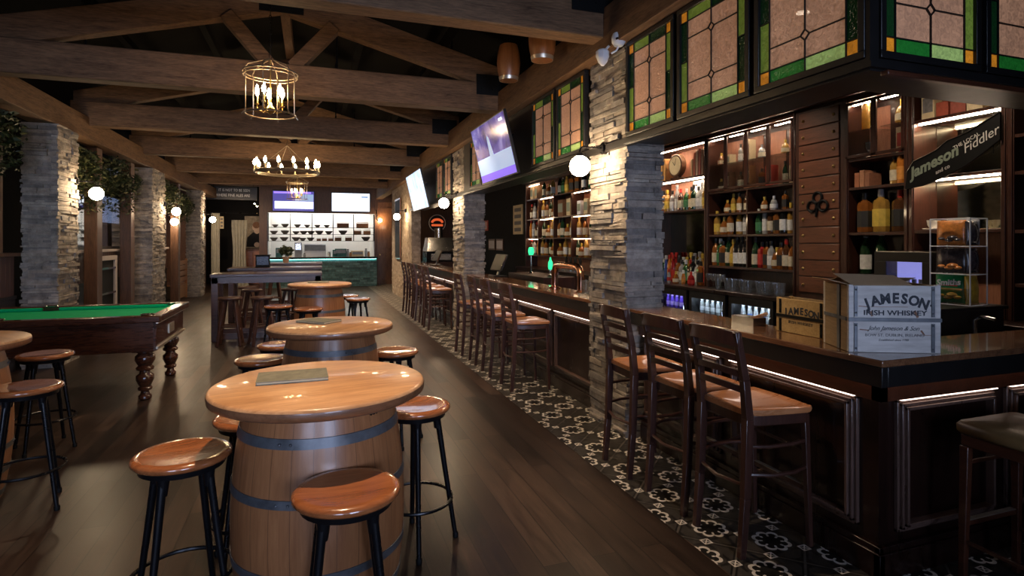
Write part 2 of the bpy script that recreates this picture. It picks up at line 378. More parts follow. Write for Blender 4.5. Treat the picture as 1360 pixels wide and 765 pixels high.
def struct(o): o['kind'] = 'structure'; return o
KIDS = {}
def kids(o):
    return [c for c in C.objects if c.parent == o]
def dup(root, loc, rotz=None, label=None, group=None, scale=None):
    tree = KIDS.get(root.name)
    if tree is None:
        tree = [(c, [(g, []) for g in kids(c)]) for c in kids(root)]; KIDS[root.name] = tree
    r = root.copy(); C.objects.link(r); r.location = loc
    if rotz is not None: r.rotation_euler = (0, 0, rotz)
    if scale is not None: r.scale = scale
    if label: r['label'] = label
    if group: r['group'] = group
    for c, gs in tree:
        c2 = c.copy(); C.objects.link(c2); c2.parent = r
        for g, _ in gs:
            g2 = g.copy(); C.objects.link(g2); g2.parent = c2
    return r
def text(s, size, mat, origin, right, up, parent=None, name='lettering', depth=0.001, align='CENTER', shear=0.0, sx=1.0, bold=0.0):
    cu = bpy.data.curves.new(name, 'FONT'); cu.body = s; cu.size = size; cu.extrude = depth; cu.align_x = align; cu.align_y = 'CENTER'; cu.shear = shear; cu.offset = bold; cu.resolution_u = 3
    tmp = bpy.data.objects.new(name + '_tmp', cu); C.objects.link(tmp)
    dg = bpy.context.evaluated_depsgraph_get(); me = bpy.data.meshes.new_from_object(tmp.evaluated_get(dg))
    C.objects.unlink(tmp); bpy.data.objects.remove(tmp)
    me.materials.clear(); me.materials.append(MATS[mat]); me.name = name
    right = Vector(right).normalized(); up = Vector(up).normalized(); nrm = right.cross(up)
    M = Matrix((right * sx, up, nrm)).transposed().to_4x4(); M.translation = Vector(origin)
    me.transform(M)
    o = bpy.data.objects.new(name, me); C.objects.link(o)
    if parent is not None: o.parent = parent
    return o
ORD = ['first', 'second', 'third', 'fourth', 'fifth', 'sixth', 'seventh', 'eighth', 'ninth', 'tenth', 'eleventh', 'twelfth', 'thirteenth', 'fourteenth', 'fifteenth', 'sixteenth', 'seventeenth', 'eighteenth', 'nineteenth', 'twentieth']
def light(kind, name, loc, power, col, parent=None, **kw):
    ld = bpy.data.lights.new(name, kind); ld.energy = power; ld.color = col
    for k, v in kw.items():
        if k not in ('rot',): setattr(ld, k, v)
    o = bpy.data.objects.new(name, ld); C.objects.link(o); o.location = loc
    if 'rot' in kw: o.rotation_euler = kw['rot']
    if parent is not None: o.parent = parent
    return o
WARM = (1.0, 0.72, 0.46); COOL = (0.55, 0.68, 1.0)
# ---------------------------------------------------------------- camera
cd = bpy.data.cameras.new('camera'); cam = bpy.data.objects.new('camera', cd); C.objects.link(cam)
cd.sensor_width = 36; cd.lens = FPX / 1360 * 36; cd.clip_start = 0.05; cd.clip_end = 100
cam.location = (0, 0, EYE); cam.rotation_euler = (PI / 2, 0, -YAW)
cd.shift_y = -(382.5 - HOR) / 1360
scene.camera = cam
scene.view_settings.view_transform = 'Standard'; scene.view_settings.look = 'None'
scene.view_settings.exposure = 0.0; scene.view_settings.gamma = 1.0; scene.view_settings.use_curve_mapping = False
w = bpy.data.worlds.new('world'); scene.world = w; w.use_nodes = True
w.node_tree.nodes['Background'].inputs[0].default_value = (0.5, 0.6, 0.9, 1); w.node_tree.nodes['Background'].inputs[1].default_value = 0.01
# ================================================================ ROOM SHELL
XL, XP, XR, YB, YF = -5.6, 2.41, 5.35, 24.6, -3.2
XH = XP                                          # bar side header and pillar face line
struct(MB().box(XL, YF, -0.1, 1.90, YB, 0.0).build('floor', 'floor_planks', flat=True))
struct(MB().box(1.90, YF, -0.1, XR, YB, 0.001).build('floor_tiled', 'patterned_tile', flat=True))
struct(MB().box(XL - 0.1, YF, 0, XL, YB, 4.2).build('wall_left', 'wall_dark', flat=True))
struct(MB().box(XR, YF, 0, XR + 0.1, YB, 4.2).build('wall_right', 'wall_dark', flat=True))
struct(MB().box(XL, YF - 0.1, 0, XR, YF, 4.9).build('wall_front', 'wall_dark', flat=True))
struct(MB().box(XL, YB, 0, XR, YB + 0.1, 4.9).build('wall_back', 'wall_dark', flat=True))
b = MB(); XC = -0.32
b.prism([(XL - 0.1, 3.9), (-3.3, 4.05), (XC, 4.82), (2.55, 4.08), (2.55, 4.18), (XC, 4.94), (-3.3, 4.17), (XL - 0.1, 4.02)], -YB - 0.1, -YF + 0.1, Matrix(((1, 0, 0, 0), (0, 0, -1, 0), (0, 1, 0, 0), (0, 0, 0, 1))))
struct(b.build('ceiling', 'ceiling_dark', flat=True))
b = MB(); b.box(2.56, YF, 3.42, XR, 21.9, 3.52); b.box(2.50, YF, 3.42, 2.56, 21.9, 4.15)
struct(b.build('ceiling_bar', 'ceiling_dark', flat=True))
# unseen windows assumed behind the viewer; their area lamps are added as cool fill
for i, (x0, x1) in enumerate(((-2.6, -0.9), (0.3, 2.0))):
    b = MB()
    for (a0, a1, c0, c1) in ((x0 - 0.08, x0, 0.9, 2.7), (x1, x1 + 0.08, 0.9, 2.7), (x0 - 0.08, x1 + 0.08, 0.82, 0.9), (x0 - 0.08, x1 + 0.08, 2.7, 2.78), ((x0 + x1) / 2 - 0.03, (x0 + x1) / 2 + 0.03, 0.9, 2.7)):
        b.box(a0, YF, c0, a1, YF + 0.08, c1)
    f = struct(b.build('window_%d' % (i + 1), 'cabinet_wood', flat=True))
    MB().box(x0, YF + 0.01, 0.9, x1, YF + 0.03, 2.7).build('pane', 'cool_fill_pane', f, flat=True)
    light('AREA', 'window_light', ((x0 + x1) / 2, YF + 0.12, 1.8), 28, COOL, shape='RECTANGLE', size=1.6, size_y=1.7, spread=1.1, rot=(-PI / 2 + PI, 0, 0))

# ---------------------------------------------------------------- stone pillars (stacked ledge stone, one mesh each)
def stone_face(b, p0, right, nrm, width, z0, z1, hmin, hmax, lmin, lmax, out, gap=0.006):
    z = z0; p0 = Vector(p0); right = Vector(right); nrm = Vector(nrm)
    while z < z1 - 0.01:
        h = min(U(hmin, hmax), z1 - z)
        if z1 - z - h < hmin * 0.6: h = z1 - z
        s_ = 0
        while s_ < width - 1e-3:
            l = min(U(lmin, lmax), width - s_)
            if width - s_ - l < lmin * 0.6: l = width - s_
            o = out * R() ** 1.3; e0 = -U(0, out * 0.8) if s_ == 0 else gap / 2; e1 = U(0, out * 0.8) if s_ + l >= width - 1e-3 else -gap / 2
            a = p0 + right * (s_ + e0); c = p0 + right * (s_ + l + e1); t0, t1 = z + gap / 2, z + h - gap / 2
            if t1 - t0 > 0.05 and random.random() < 0.3:
                mid = (t0 + t1) / 2
                parts = ((t0, mid - 0.002), (mid + 0.002, t1))
            else: parts = ((t0, t1),)
            for (q0, q1) in parts:
                o2 = o + U(-0.006, 0.006); j = [U(-0.004, 0.004) for _ in range(8)]
                vs = []
                for (pp, dj) in ((a, 0), (c, 1)):
                    for (zz, dz) in ((q0, 2), (q1, 3)):
                        vs.append(pp - nrm * 0.05 + Vector((0, 0, zz))); 
                        vs.append(pp + nrm * (o2 + j[dj + dz]) + Vector((0, 0, zz + j[dz + 2] * 0.6)))
                # 0 a-in-lo 1 a-out-lo 2 a-in-hi 3 a-out-hi 4 c-in-lo 5 c-out-lo 6 c-in-hi 7 c-out-hi
                b.add(vs, [(1, 5, 7, 3), (0, 1, 3, 2), (5, 4, 6, 7), (3, 7, 6, 2), (0, 4, 5, 1)])
            s_ += l
        z += h
def pillar(x0, y0, x1, y1, z1, label, mat='stack_stone', hm=(0.020, 0.058), lm=(0.10, 0.45), out=0.036, group=None, base=False):
    b = MB(); i = 0.03
    b.box(x0 + i, y0 + i, 0, x1 - i, y1 - i, z1)
    stone_face(b, (x0 + i, y1 - i, 0), (0, -1, 0), (-1, 0, 0), y1 - y0 - 2 * i, 0.0, z1, *hm, *lm, out)
    stone_face(b, (x0 + i, y0 + i, 0), (1, 0, 0), (0, -1, 0), x1 - x0 - 2 * i, 0.0, z1, *hm, *lm, out)
    stone_face(b, (x1 - i, y0 + i, 0), (0, 1, 0), (1, 0, 0), y1 - y0 - 2 * i, 0.0, z1, *hm, *lm, out)
    stone_face(b, (x1 - i, y1 - i, 0), (-1, 0, 0), (0, 1, 0), x1 - x0 - 2 * i, 0.0, z1, *hm, *lm, out)
    o = b.build('stone_pillar', mat, flat=True); return tag(o, label, 'pillar', group)
pillar(2.40, 4.06, 2.77, 4.72, 3.20, 'nearest grey stacked stone pillar standing at the bar')
pillar(2.40, 9.25, 2.78, 10.05, 3.20, 'middle stacked stone pillar at the bar behind the ladderback chairs')
pillar(2.40, 14.6, 2.68, 18.4, 3.20, 'long pale brick pier at the far end of the bar', 'pale_brick', (0.07, 0.075), (0.2, 0.24), 0.008)
for (y0, y1, lb) in ((8.75, 9.45, 'nearest stone pillar behind the green pool table'), (13.35, 14.45, 'second stone pillar along the left side'), (18.7, 19.45, 'farthest stone pillar on the left beside the dark doorway')):
    pillar(-3.42, y0, -3.02, y1, 3.10, lb)

# ---------------------------------------------------------------- longitudinal header beams
b = MB()
b.box(2.30, YF, 3.20, 2.54, 21.9, 3.55)
tag(b.build('header_beam', 'beam_wood_long', bevel=0.008), 'long timber beam running over the stained glass and bar pillars', 'beam')
b = MB(); b.box(-3.34, YF, 3.10, -3.06, 21.9, 3.42)
tag(b.build('header_beam', 'beam_wood_long', bevel=0.008), 'long timber beam resting on the three left stone pillars', 'beam')

# ---------------------------------------------------------------- roof trusses
def truss(label):
    t = thing('roof_truss', label, 'roof truss', (0, 0, 0), 0, 'timber roof trusses')
    zb, zt = 3.30, 3.66; d = 0.20
    MB().box(-3.3, -d, zb, 2.50, 0.0, zt).build('tie_beam', 'beam_wood', t, bevel=0.012)
    sl = 0.262; apex = 4.27
    for sgn in (-1, 1):
        xf = XC + sgn * 2.95
        M = Matrix.Identity(4)
        b = MB(); xe = XC + sgn * 0.0
        p = [(xe, apex), (xf, apex - sl * 2.95), (xf, apex - sl * 2.95 + 0.31), (xe, apex + 0.31)]
        if sgn > 0: p = p[::-1]
        # prism in the x-z plane
        b.prism(p, -0.17, -0.02, Matrix(((1, 0, 0, 0), (0, 0, 1, 0), (0, 1, 0, 0), (0, 0, 0, 1))))
        b.build('rafter', 'beam_wood', t, bevel=0.01)
        b = MB(); b.bar((XC + sgn * 0.12, -0.10, zt - 0.03), (XC + sgn * 0.58, -0.10, apex - sl * 0.58 + 0.05), 0.15, 0.19, up=(0, 1, 0))
        b.build('strut', 'beam_wood', t, bevel=0.008)
        xp = XC + sgn * 2.55
        if sgn < 0: continue
        b = MB(); b.box(xp - 0.22, -d - 0.012, zb + 0.20, xp + 0.22, -d, zt + 0.10)
        for bx in (-0.15, 0, 0.15): b.sphere((xp + bx, -d - 0.012, zb + 0.28), 0.012, 8, 5)
        b.build('iron_plate', 'matt_black', t)
    b = MB(); b.box(XC - 0.24, -0.185, apex - 0.02, XC + 0.24, -0.17, apex + 0.16); b.build('iron_plate', 'matt_black', t)
    return t
YT = [4.45 + 0.0, 7.30, 10.15, 13.0, 15.85, 18.7]
tn = ['nearest timber roof truss, cut off by the top of the picture', 'second timber roof truss, behind the lantern chandelier', 'third timber roof truss, between the two near chandeliers', 'fourth timber roof truss, behind the round candle chandelier', 'fifth timber roof truss from the viewer', 'farthest timber roof truss, just above the back wall screens']
t0 = truss(tn[0]); t0.location.y = YT[0]
for y, lb in zip(YT[1:], tn[1:]): dup(t0, (0, y, 0), label=lb)
b = MB(); b.box(XC - 0.06, YF, 4.58, XC + 0.06, 21.9, 4.78)
tag(b.build('ridge_beam', 'beam_wood_long', bevel=0.006), 'ridge beam running along the top of the roof trusses', 'beam')
for x in (-2.2, -1.3, 0.65, 1.6):
    z = 4.27 + 0.31 - 0.262 * abs(x - XC)
    b = MB(); b.box(x - 0.04, YF, z, x + 0.04, 21.9, z + 0.09)
    tag(b.build('purlin', 'ceiling_dark'), {-2.2: 'leftmost dark purlin above the rafters', -1.3: 'dark purlin left of the roof ridge', 0.65: 'dark purlin right of the roof ridge', 1.6: 'rightmost dark purlin above the rafters'}[x], 'purlin', 'purlins under the roof')

# ---------------------------------------------------------------- ceiling spotlights: nearest read off the table shadow, others added unseen for light
def spot_can(label):
    t = thing('added_spotlight', label, 'spotlight', (0, 0, 0), 0, 'added ceiling spotlights')
    b = MB(); b.lathe([(0.012, 0), (0.05, 0.004), (0.055, 0.09), (0.035, 0.12), (0.012, 0.125)], 20); b.build('housing', 'black_metal', t, loc=(0, 0, -0.16))
    MB().lathe([(0.001, 0), (0.042, 0.0), (0.042, 0.004)], 16).build('lens', 'led_warm', t, loc=(0, 0, -0.161))
    MB().tube([(0, 0, -0.04), (0, 0, 0.0)], 0.008).build('stem', 'black_metal', t)
    return t
def place_spot(t, x, y, z, power, ang=1.6, blend=0.6, col=WARM, tilt=(0, 0), size=0.025):
    t.location = (x, y, z)
    light('SPOT', 'added_spot_lamp', (0, 0, -0.18), power, col, t, spot_size=ang, spot_blend=blend, shadow_soft_size=size, rot=(tilt[0], tilt[1], 0))
spots = [
    (0.00, 1.70, 3.05, 0, 1.5, 'unused'),
]
SP = [(-0.05, 2.45, 250, 1.3, (0, 0)), (-2.6, 3.85, 20, 1.6, (0, 0)), (1.55, 3.1, 110, 0.9, (0, -0.30)), (0.3, 4.52, 120, 1.9, (0.3, 0)), (1.75, 4.52, 90, 1.7, (0.2, 0)),
      (0.3, 7.37, 140, 1.9, (0.2, 0)), (-2.3, 7.37, 60, 1.9, (-0.2, 0)), (1.75, 7.37, 110, 1.7, (0.1, 0)), (0.4, 10.22, 160, 1.9, (0, 0)), (1.75, 10.22, 140, 1.7, (0, 0)), (-2.3, 13.07, 120, 1.9, (0, 0)),
      (0.9, 13.07, 240, 1.9, (0, 0)), (0.9, 15.92, 300, 1.9, (0, 0)), (-2.6, 18.77, 200, 1.7, (0.75, 0)), (0.9, 18.77, 380, 2.0, (0, 0))]
sp0 = None
for i, (x, y, pw, an, tl) in enumerate(SP):
    lb = 'added small black ceiling spotlight high by the roof beams, %s in order of distance' % ORD[i]
    if sp0 is None: sp0 = spot_can(lb); t = sp0
    else:
        t = sp0.copy(); C.objects.link(t); t['label'] = lb
        for c in [k for k in kids(sp0) if k.type == 'MESH']:
            c2 = c.copy(); C.objects.link(c2); c2.parent = t
    on = [yy for yy in YT if abs(y - 0.07 - yy) < 0.02]
    z = 3.53
    if not on: z = 3.36
    place_spot(t, x, y, z, pw, an, tilt=tl)
    if not on:
        MB().tube([(0, 0, 0), (0, 0, 4.82 - 0.262 * abs(x - XC) - z - 0.05)], 0.012).build('drop_rod', 'black_metal', t)

# ---------------------------------------------------------------- lantern chandeliers
def lantern(label, k=1.0):
    t = thing('lantern_chandelier', label, 'chandelier')
    b = MB(); r = 0.225 * k; h = 0.40 * k
    b.torus((0, 0, h), r * 1.1, 0.007, 36, 6); b.torus((0, 0, h - 0.03), r * 1.08, 0.006, 36, 6)
    for q in range(6):
        a = q * PI / 3 + 0.3; cx, cy = math.cos(a), math.sin(a)
        b.tube([(r * cx, r * cy, h), (r * cx, r * cy, 0.02), (r * cx * 1.15, r * cy * 1.15, -0.02)], 0.006, 6)
        b.tube([(r * cx * 1.08, r * cy * 1.08, h), (r * cx * 0.9, r * cy * 0.9, h + 0.06), (0.03 * cx, 0.03 * cy, h + 0.13)], 0.005, 6)
    b.torus((0, 0, 0.0), r, 0.008, 36, 6); b.build('cage', 'lantern_metal', t)
    b = MB(); b.tube([(0, 0, h + 0.13), (0, 0, 0.09)], 0.007, 6); b.lathe([(0.001, 0.0), (0.03, 0.02), (0.045, 0.055), (0.02, 0.09), (0.012, 0.12)], 12); b.build('stem', 'brass', t)
    for q in range(5):
        a = q * 2 * PI / 5 + 0.5; cx, cy = math.cos(a), math.sin(a); rr = 0.12 * k
        b = MB(); b.tube([(0.02 * cx, 0.02 * cy, 0.06), (0.06 * cx, 0.06 * cy, 0.02), (rr * cx, rr * cy, 0.05), (rr * cx, rr * cy, 0.09)], 0.006, 6); b.lathe([(0.018, 0.09), (0.022, 0.10), (0.011, 0.105), (0.011, 0.17)], 10, (rr * cx, rr * cy, 0))
        a_ = b.build('candle_arm', 'brass', t)
        MB().lathe([(0.004, 0.17), (0.017, 0.20), (0.019, 0.23), (0.010, 0.265), (0.002, 0.285)], 10, (rr * cx, rr * cy, 0)).build('flame_bulb', 'candle_bulb', a_)
    return t
def chain(t, z0, z1, r=0.008):
    b = MB(); n = int((z1 - z0) / 0.06)
    for i in range(n):
        z = z0 + (i + 0.5) * (z1 - z0) / n; a = (i % 2) * PI / 2
        b.tube([(0.012 * math.cos(q) * math.cos(a), 0.012 * math.cos(q) * math.sin(a), z + 0.036 * math.sin(q)) for q in [k * PI / 4 for k in range(8)]], 0.003, 5, True)
    b.build('chain', 'black_metal', t)
t = lantern('lantern chandelier with candle bulbs hanging nearest the viewer'); t.location = (-0.37, 6.0, 2.83); chain(t, 0.53, 1.76)
t = lantern('small lantern chandelier hanging farthest back before the left back screen', 1.15); t.location = (-0.35, 16.5, 2.75); chain(t, 0.59, 1.83)
t = thing('candle_ring_chandelier', 'round ring chandelier with many candle bulbs in the middle of the room', 'chandelier', (-0.42, 11.5, 2.90))
b = MB(); b.torus((0, 0, 0), 0.56, 0.022, 48, 8); b.torus((0, 0, -0.03), 0.54, 0.012, 48, 6)
for q in range(4):
    a = q * PI / 2 + 0.4; b.tube([(0.56 * math.cos(a), 0.56 * math.sin(a), 0), (0.28 * math.cos(a), 0.28 * math.sin(a), 0.25), (0, 0, 0.5)], 0.004, 6)
b.build('ring', 'lantern_metal', t)
for q in range(14):
    a = q * 2 * PI / 14; cx, cy = 0.56 * math.cos(a), 0.56 * math.sin(a)
    c_ = MB().lathe([(0.025, 0.02), (0.03, 0.03), (0.014, 0.035), (0.014, 0.11)], 8, (cx, cy, 0)).build('candle', 'cream_paper', t)
    MB().lathe([(0.006, 0.11), (0.026, 0.14), (0.028, 0.175), (0.012, 0.21), (0.003, 0.23)], 8, (cx, cy, 0)).build('flame_bulb', 'bulb', c_)
chain(t, 0.5, 1.68)

# ---------------------------------------------------------------- globe wall lamps
def globe_lamp(label, cat='wall lamp'):
    t = thing('globe_wall_lamp', label, cat, (0, 0, 0), 0, 'globe wall lamps')     # origin on the wall, arm along -x
    b = MB(); b.tube([(0.012, 0, 0), (-0.02, 0, 0)], 0.055, 16); b.tube([(-0.02, 0, 0), (-0.035, 0, 0)], 0.035, 16); b.build('wall_plate', 'black_metal', t)
    b = MB(); b.tube([(-0.03, 0, 0.0), (-0.12, 0, 0.0), (-0.215, 0, 0.0), (-0.232, 0, -0.012), (-0.238, 0, -0.05)], 0.009, 8); b.sphere((-0.12, 0, 0), 0.014, 10, 6); b.build('arm', 'black_metal', t)
    b = MB(); b.lathe([(0.012, 0.0), (0.03, -0.01), (0.036, -0.035)], 16, (-0.238, 0, -0.045)); b.build('gallery', 'black_metal', t)
    b = MB(); b.sphere((-0.238, 0, -0.165), 0.088, 24, 14); b.build('glass_globe', 'globe_glow', t)
    return t
g0 = globe_lamp('bright globe lamp on the nearest bar pillar'); g0.location = (2.405, 4.42, 2.41)
dup(g0, (2.405, 9.72, 2.43), 0, 'bright globe lamp on the middle stone pillar at the bar')
dup(g0, (2.405, 15.45, 2.43), 0, 'bright globe lamp on the pale brick pier')
dup(g0, (-3.04, 9.38, 2.43), PI, 'bright globe lamp on the stone pillar behind the pool table')
dup(g0, (-3.04, 14.35, 2.43), PI, 'upper globe lamp of the pair past the second left pillar')
dup(g0, (-3.46, 16.3, 2.26), PI, 'lower globe lamp of the pair past the second left pillar')
dup(g0, (-3.04, 19.30, 2.43), PI, 'bright globe lamp on the farthest left stone pillar')
for (x, y) in ((2.14, 4.42), (2.14, 9.72), (-2.78, 9.38), (-2.78, 14.35), (-2.78, 19.3), (2.14, 15.45)):
    pass

# ---------------------------------------------------------------- camera and sensor on the near pillar, barrel lamps in the roof
t = thing('security_camera', 'white dome security camera with two lenses atop the nearest bar pillar', 'security camera', (2.33, 4.05, 3.22))
b = MB(); b.lathe([(0.001, -0.055), (0.035, -0.05), (0.055, -0.02), (0.058, 0.02), (0.045, 0.05), (0.001, 0.06)], 20); b.build('housing', 'white_plastic', t)
for s_ in (-1, 1):
    b = MB(); b.tube([(-0.030 + s_ * 0.014, -0.060, -0.01), (-0.030 + s_ * 0.014, -0.045, -0.01)], 0.009, 10); b.build('lens', 'matt_black', t)
b = MB(); b.tube([(0, 0, -0.05), (-0.015, 0.01, -0.085), (-0.05, 0.03, -0.105)], 0.008, 8); b.build('cable', 'white_plastic', t)
t = thing('motion_sensor', 'white wedge shaped motion sensor beside the security camera', 'sensor', (2.245, 4.16, 3.11))
b = MB(); b.lathe([(0.012, -0.075), (0.035, -0.05), (0.055, 0.0), (0.055, 0.04), (0.04, 0.055)], 8, ph=PI / 8); b.build('housing', 'white_plastic', t)
b = MB(); b.tube([(0.02, 0.0, 0.05), (0.05, 0.0, 0.085), (0.07, 0, 0.10)], 0.01, 8); b.build('bracket', 'white_plastic', t)
for (x, y, z, lb) in ((2.12, 5.15, 3.56, 'nearer small wooden barrel lamp hanging in the roof over the bar'), (2.12, 6.15, 3.63, 'farther small wooden barrel lamp hanging in the roof over the bar')):
    t = thing('barrel_lamp', lb, 'lamp', (x, y, z), 0, 'barrel lamps')
    MB().lathe([(0.10, -0.2), (0.125, -0.1), (0.135, 0), (0.125, 0.1), (0.10, 0.2)], 24).build('barrel', 'barrel_wood', t)
    MB().lathe([(0.101, -0.2), (0.106, -0.2), (0.113, -0.165), (0.108, -0.165)], 24, cap=False).build('hoop', 'bright_worn_metal', t)
    MB().lathe([(0.001, -0.195), (0.10, -0.198), (0.10, -0.19)], 20).build('barrel_head', 'matt_black', t)
    MB().tube([(0, 0, 0.2), (0, 0, 4.08 + 0.262 * (2.5 - x) - z - 0.02)], 0.008).build('rod', 'black_metal', t)
# ================================================================ BAR COUNTER
Mxz = Matrix(((1, 0, 0, 0), (0, 0, 1, 0), (0, 1, 0, 0), (0, 0, 0, 1)))
bar = thing('bar_counter', 'long dark L-shaped bar counter with panelled front and lit moulding, running behind the chairs', 'bar counter', (2.43, 1.88, 0))
def W(b): return b
OX, OY = 2.43, 1.88
def rel(x, y): return (x - OX, y - OY)
top = [(2.43, 1.88), (5.3, 1.88), (5.3, 2.27), (2.80, 2.27), (2.80, 14.5), (2.43, 14.5), (2.43, 10.06), (2.785, 10.06), (2.785, 9.24), (2.43, 9.24), (2.43, 4.73), (2.785, 4.73), (2.785, 4.05), (2.43, 4.05)]
MB().prism([rel(*p) for p in top], 1.03, 1.062).build('countertop', 'bar_top_wood', bar, bevel=0.006)
edge = []
b = MB()
for (x0, y0, x1, y1) in ((2.437, 1.887, 2.475, 4.045), (2.437, 4.735, 2.475, 9.235), (2.437, 10.065, 2.475, 14.49), (2.475, 1.887, 5.3, 1.925)):
    b.box(x0 - OX, y0 - OY, 0.935, x1 - OX, y1 - OY, 1.029)
b.build('counter_edge', 'black_paint', bar, bevel=0.004)
b = MB()
for (x0, y0, x1, y1) in ((2.56, 2.0, 2.80, 4.045), (2.80, 2.0, 5.3, 2.25), (2.79, 2.25, 2.80, 14.45), (2.56, 4.735, 2.79, 9.235), (2.56, 10.065, 2.79, 14.45)):
    b.box(x0 - OX, y0 - OY, 0.0, x1 - OX, y1 - OY, 1.028)
b.build('counter_body', 'bar_panel_wood', bar)
b = MB()
for (x0, y0, x1, y1) in ((2.515, 1.955, 2.561, 4.045), (2.515, 4.735, 2.561, 9.235), (2.515, 10.065, 2.561, 14.45), (2.515, 1.955, 5.3, 2.001)):
    b.box(x0 - OX, y0 - OY, 0.847, x1 - OX, y1 - OY, 0.935)
b.build('top_rail', 'bar_red_wood', bar)
b = MB()
for (x0, y0, x1, y1) in ((2.525, 1.965, 2.561, 4.045), (2.525, 4.735, 2.561, 9.235), (2.525, 10.065, 2.561, 14.45), (2.525, 1.965, 5.3, 2.001)):
    b.box(x0 - OX, y0 - OY, 0.0, x1 - OX, y1 - OY, 0.12); b.box(x0 + 0.008 - OX, y0 + 0.008 - OY, 0.12, x1 - OX, y1 - OY, 0.15)
b.build('plinth', 'bar_panel_wood', bar, bevel=0.004)
def frame_panel(axis, a0, a1, z0, z1, pos):
    # raised moulding: three stepped bars round a dark panel; faces -x (axis y) or -y (axis x)
    b = MB(); p = MB()
    for k, (ins, d) in enumerate(((0.0, 0.020), (0.016, 0.034), (0.032, 0.048))):
        w_ = 0.0155
        for (s0, s1, q0, q1) in ((a0 + ins, a1 - ins, z1 - ins - w_, z1 - ins), (a0 + ins, a1 - ins, z0 + ins, z0 + ins + w_), (a0 + ins, a0 + ins + w_, z0 + ins, z1 - ins), (a1 - ins - w_, a1 - ins, z0 + ins, z1 - ins)):
            if axis == 'y': b.box(pos - d, s0, q0, pos, s1, q1)
            else: b.box(s0, pos - d, q0, s1, pos, q1)
    if axis == 'y': p.box(pos - 0.010, a0 + 0.05, z0 + 0.05, pos, a1 - 0.05, z1 - 0.05)
    else: p.box(a0 + 0.05, pos - 0.010, z0 + 0.05, a1 - 0.05, pos, z1 - 0.05)
    po = p.build('front_panel', 'bar_panel_wood', bar, flat=True)
    L_ = MB()  # glowing strip added to read as the bright line on the moulding top
    if axis == 'y': L_.box(pos - 0.040, a0 + 0.005, z1 + 0.001, pos - 0.022, a1 - 0.005, z1 + 0.0055)
    else: L_.box(a0 + 0.005, pos - 0.040, z1 + 0.001, a1 - 0.005, pos - 0.022, z1 + 0.0055)
    L_.build('light_strip', 'moulding_glow', po)
    b.build('moulding', 'moulding_wood', po, bevel=0.003)
segs = [(2.10, 3.00), (3.10, 4.0), (4.80, 5.80), (5.90, 6.95), (7.05, 8.10), (8.20, 9.15), (10.15, 11.2), (11.3, 12.35), (12.45, 13.5), (13.6, 14.4)]
for a0, a1 in segs: frame_panel('y', a0 - OY, a1 - OY, 0.2, 0.838, 2.56 - OX)
for a0, a1 in ((2.66, 3.36), (3.46, 4.16), (4.26, 4.96)): frame_panel('x', a0 - OX, a1 - OX, 0.2, 0.838, 2.0 - OY)
b = MB()
for (x0, y0, x1, y1) in ((2.477, 1.93, 2.487, 4.04), (2.477, 4.74, 2.487, 9.23), (2.477, 10.07, 2.487, 14.45), (2.49, 1.926, 5.25, 1.936)):
    b.box(x0 - OX, y0 - OY, 0.965, x1 - OX, y1 - OY, 0.975)
b.build('light_strip', 'led_bar', bar)
# inner worktop (lower, bartender side)
b = MB(); b.box(0, 0, 0.86, 0.55, 11.9, 0.90); b.box(0, 0, 0.0, 0.50, 11.9, 0.86)
tag(b.build('bar_worktop', 'black_metal', loc=(2.81, 2.6, 0)), 'low dark worktop on the bartender side of the bar', 'worktop')

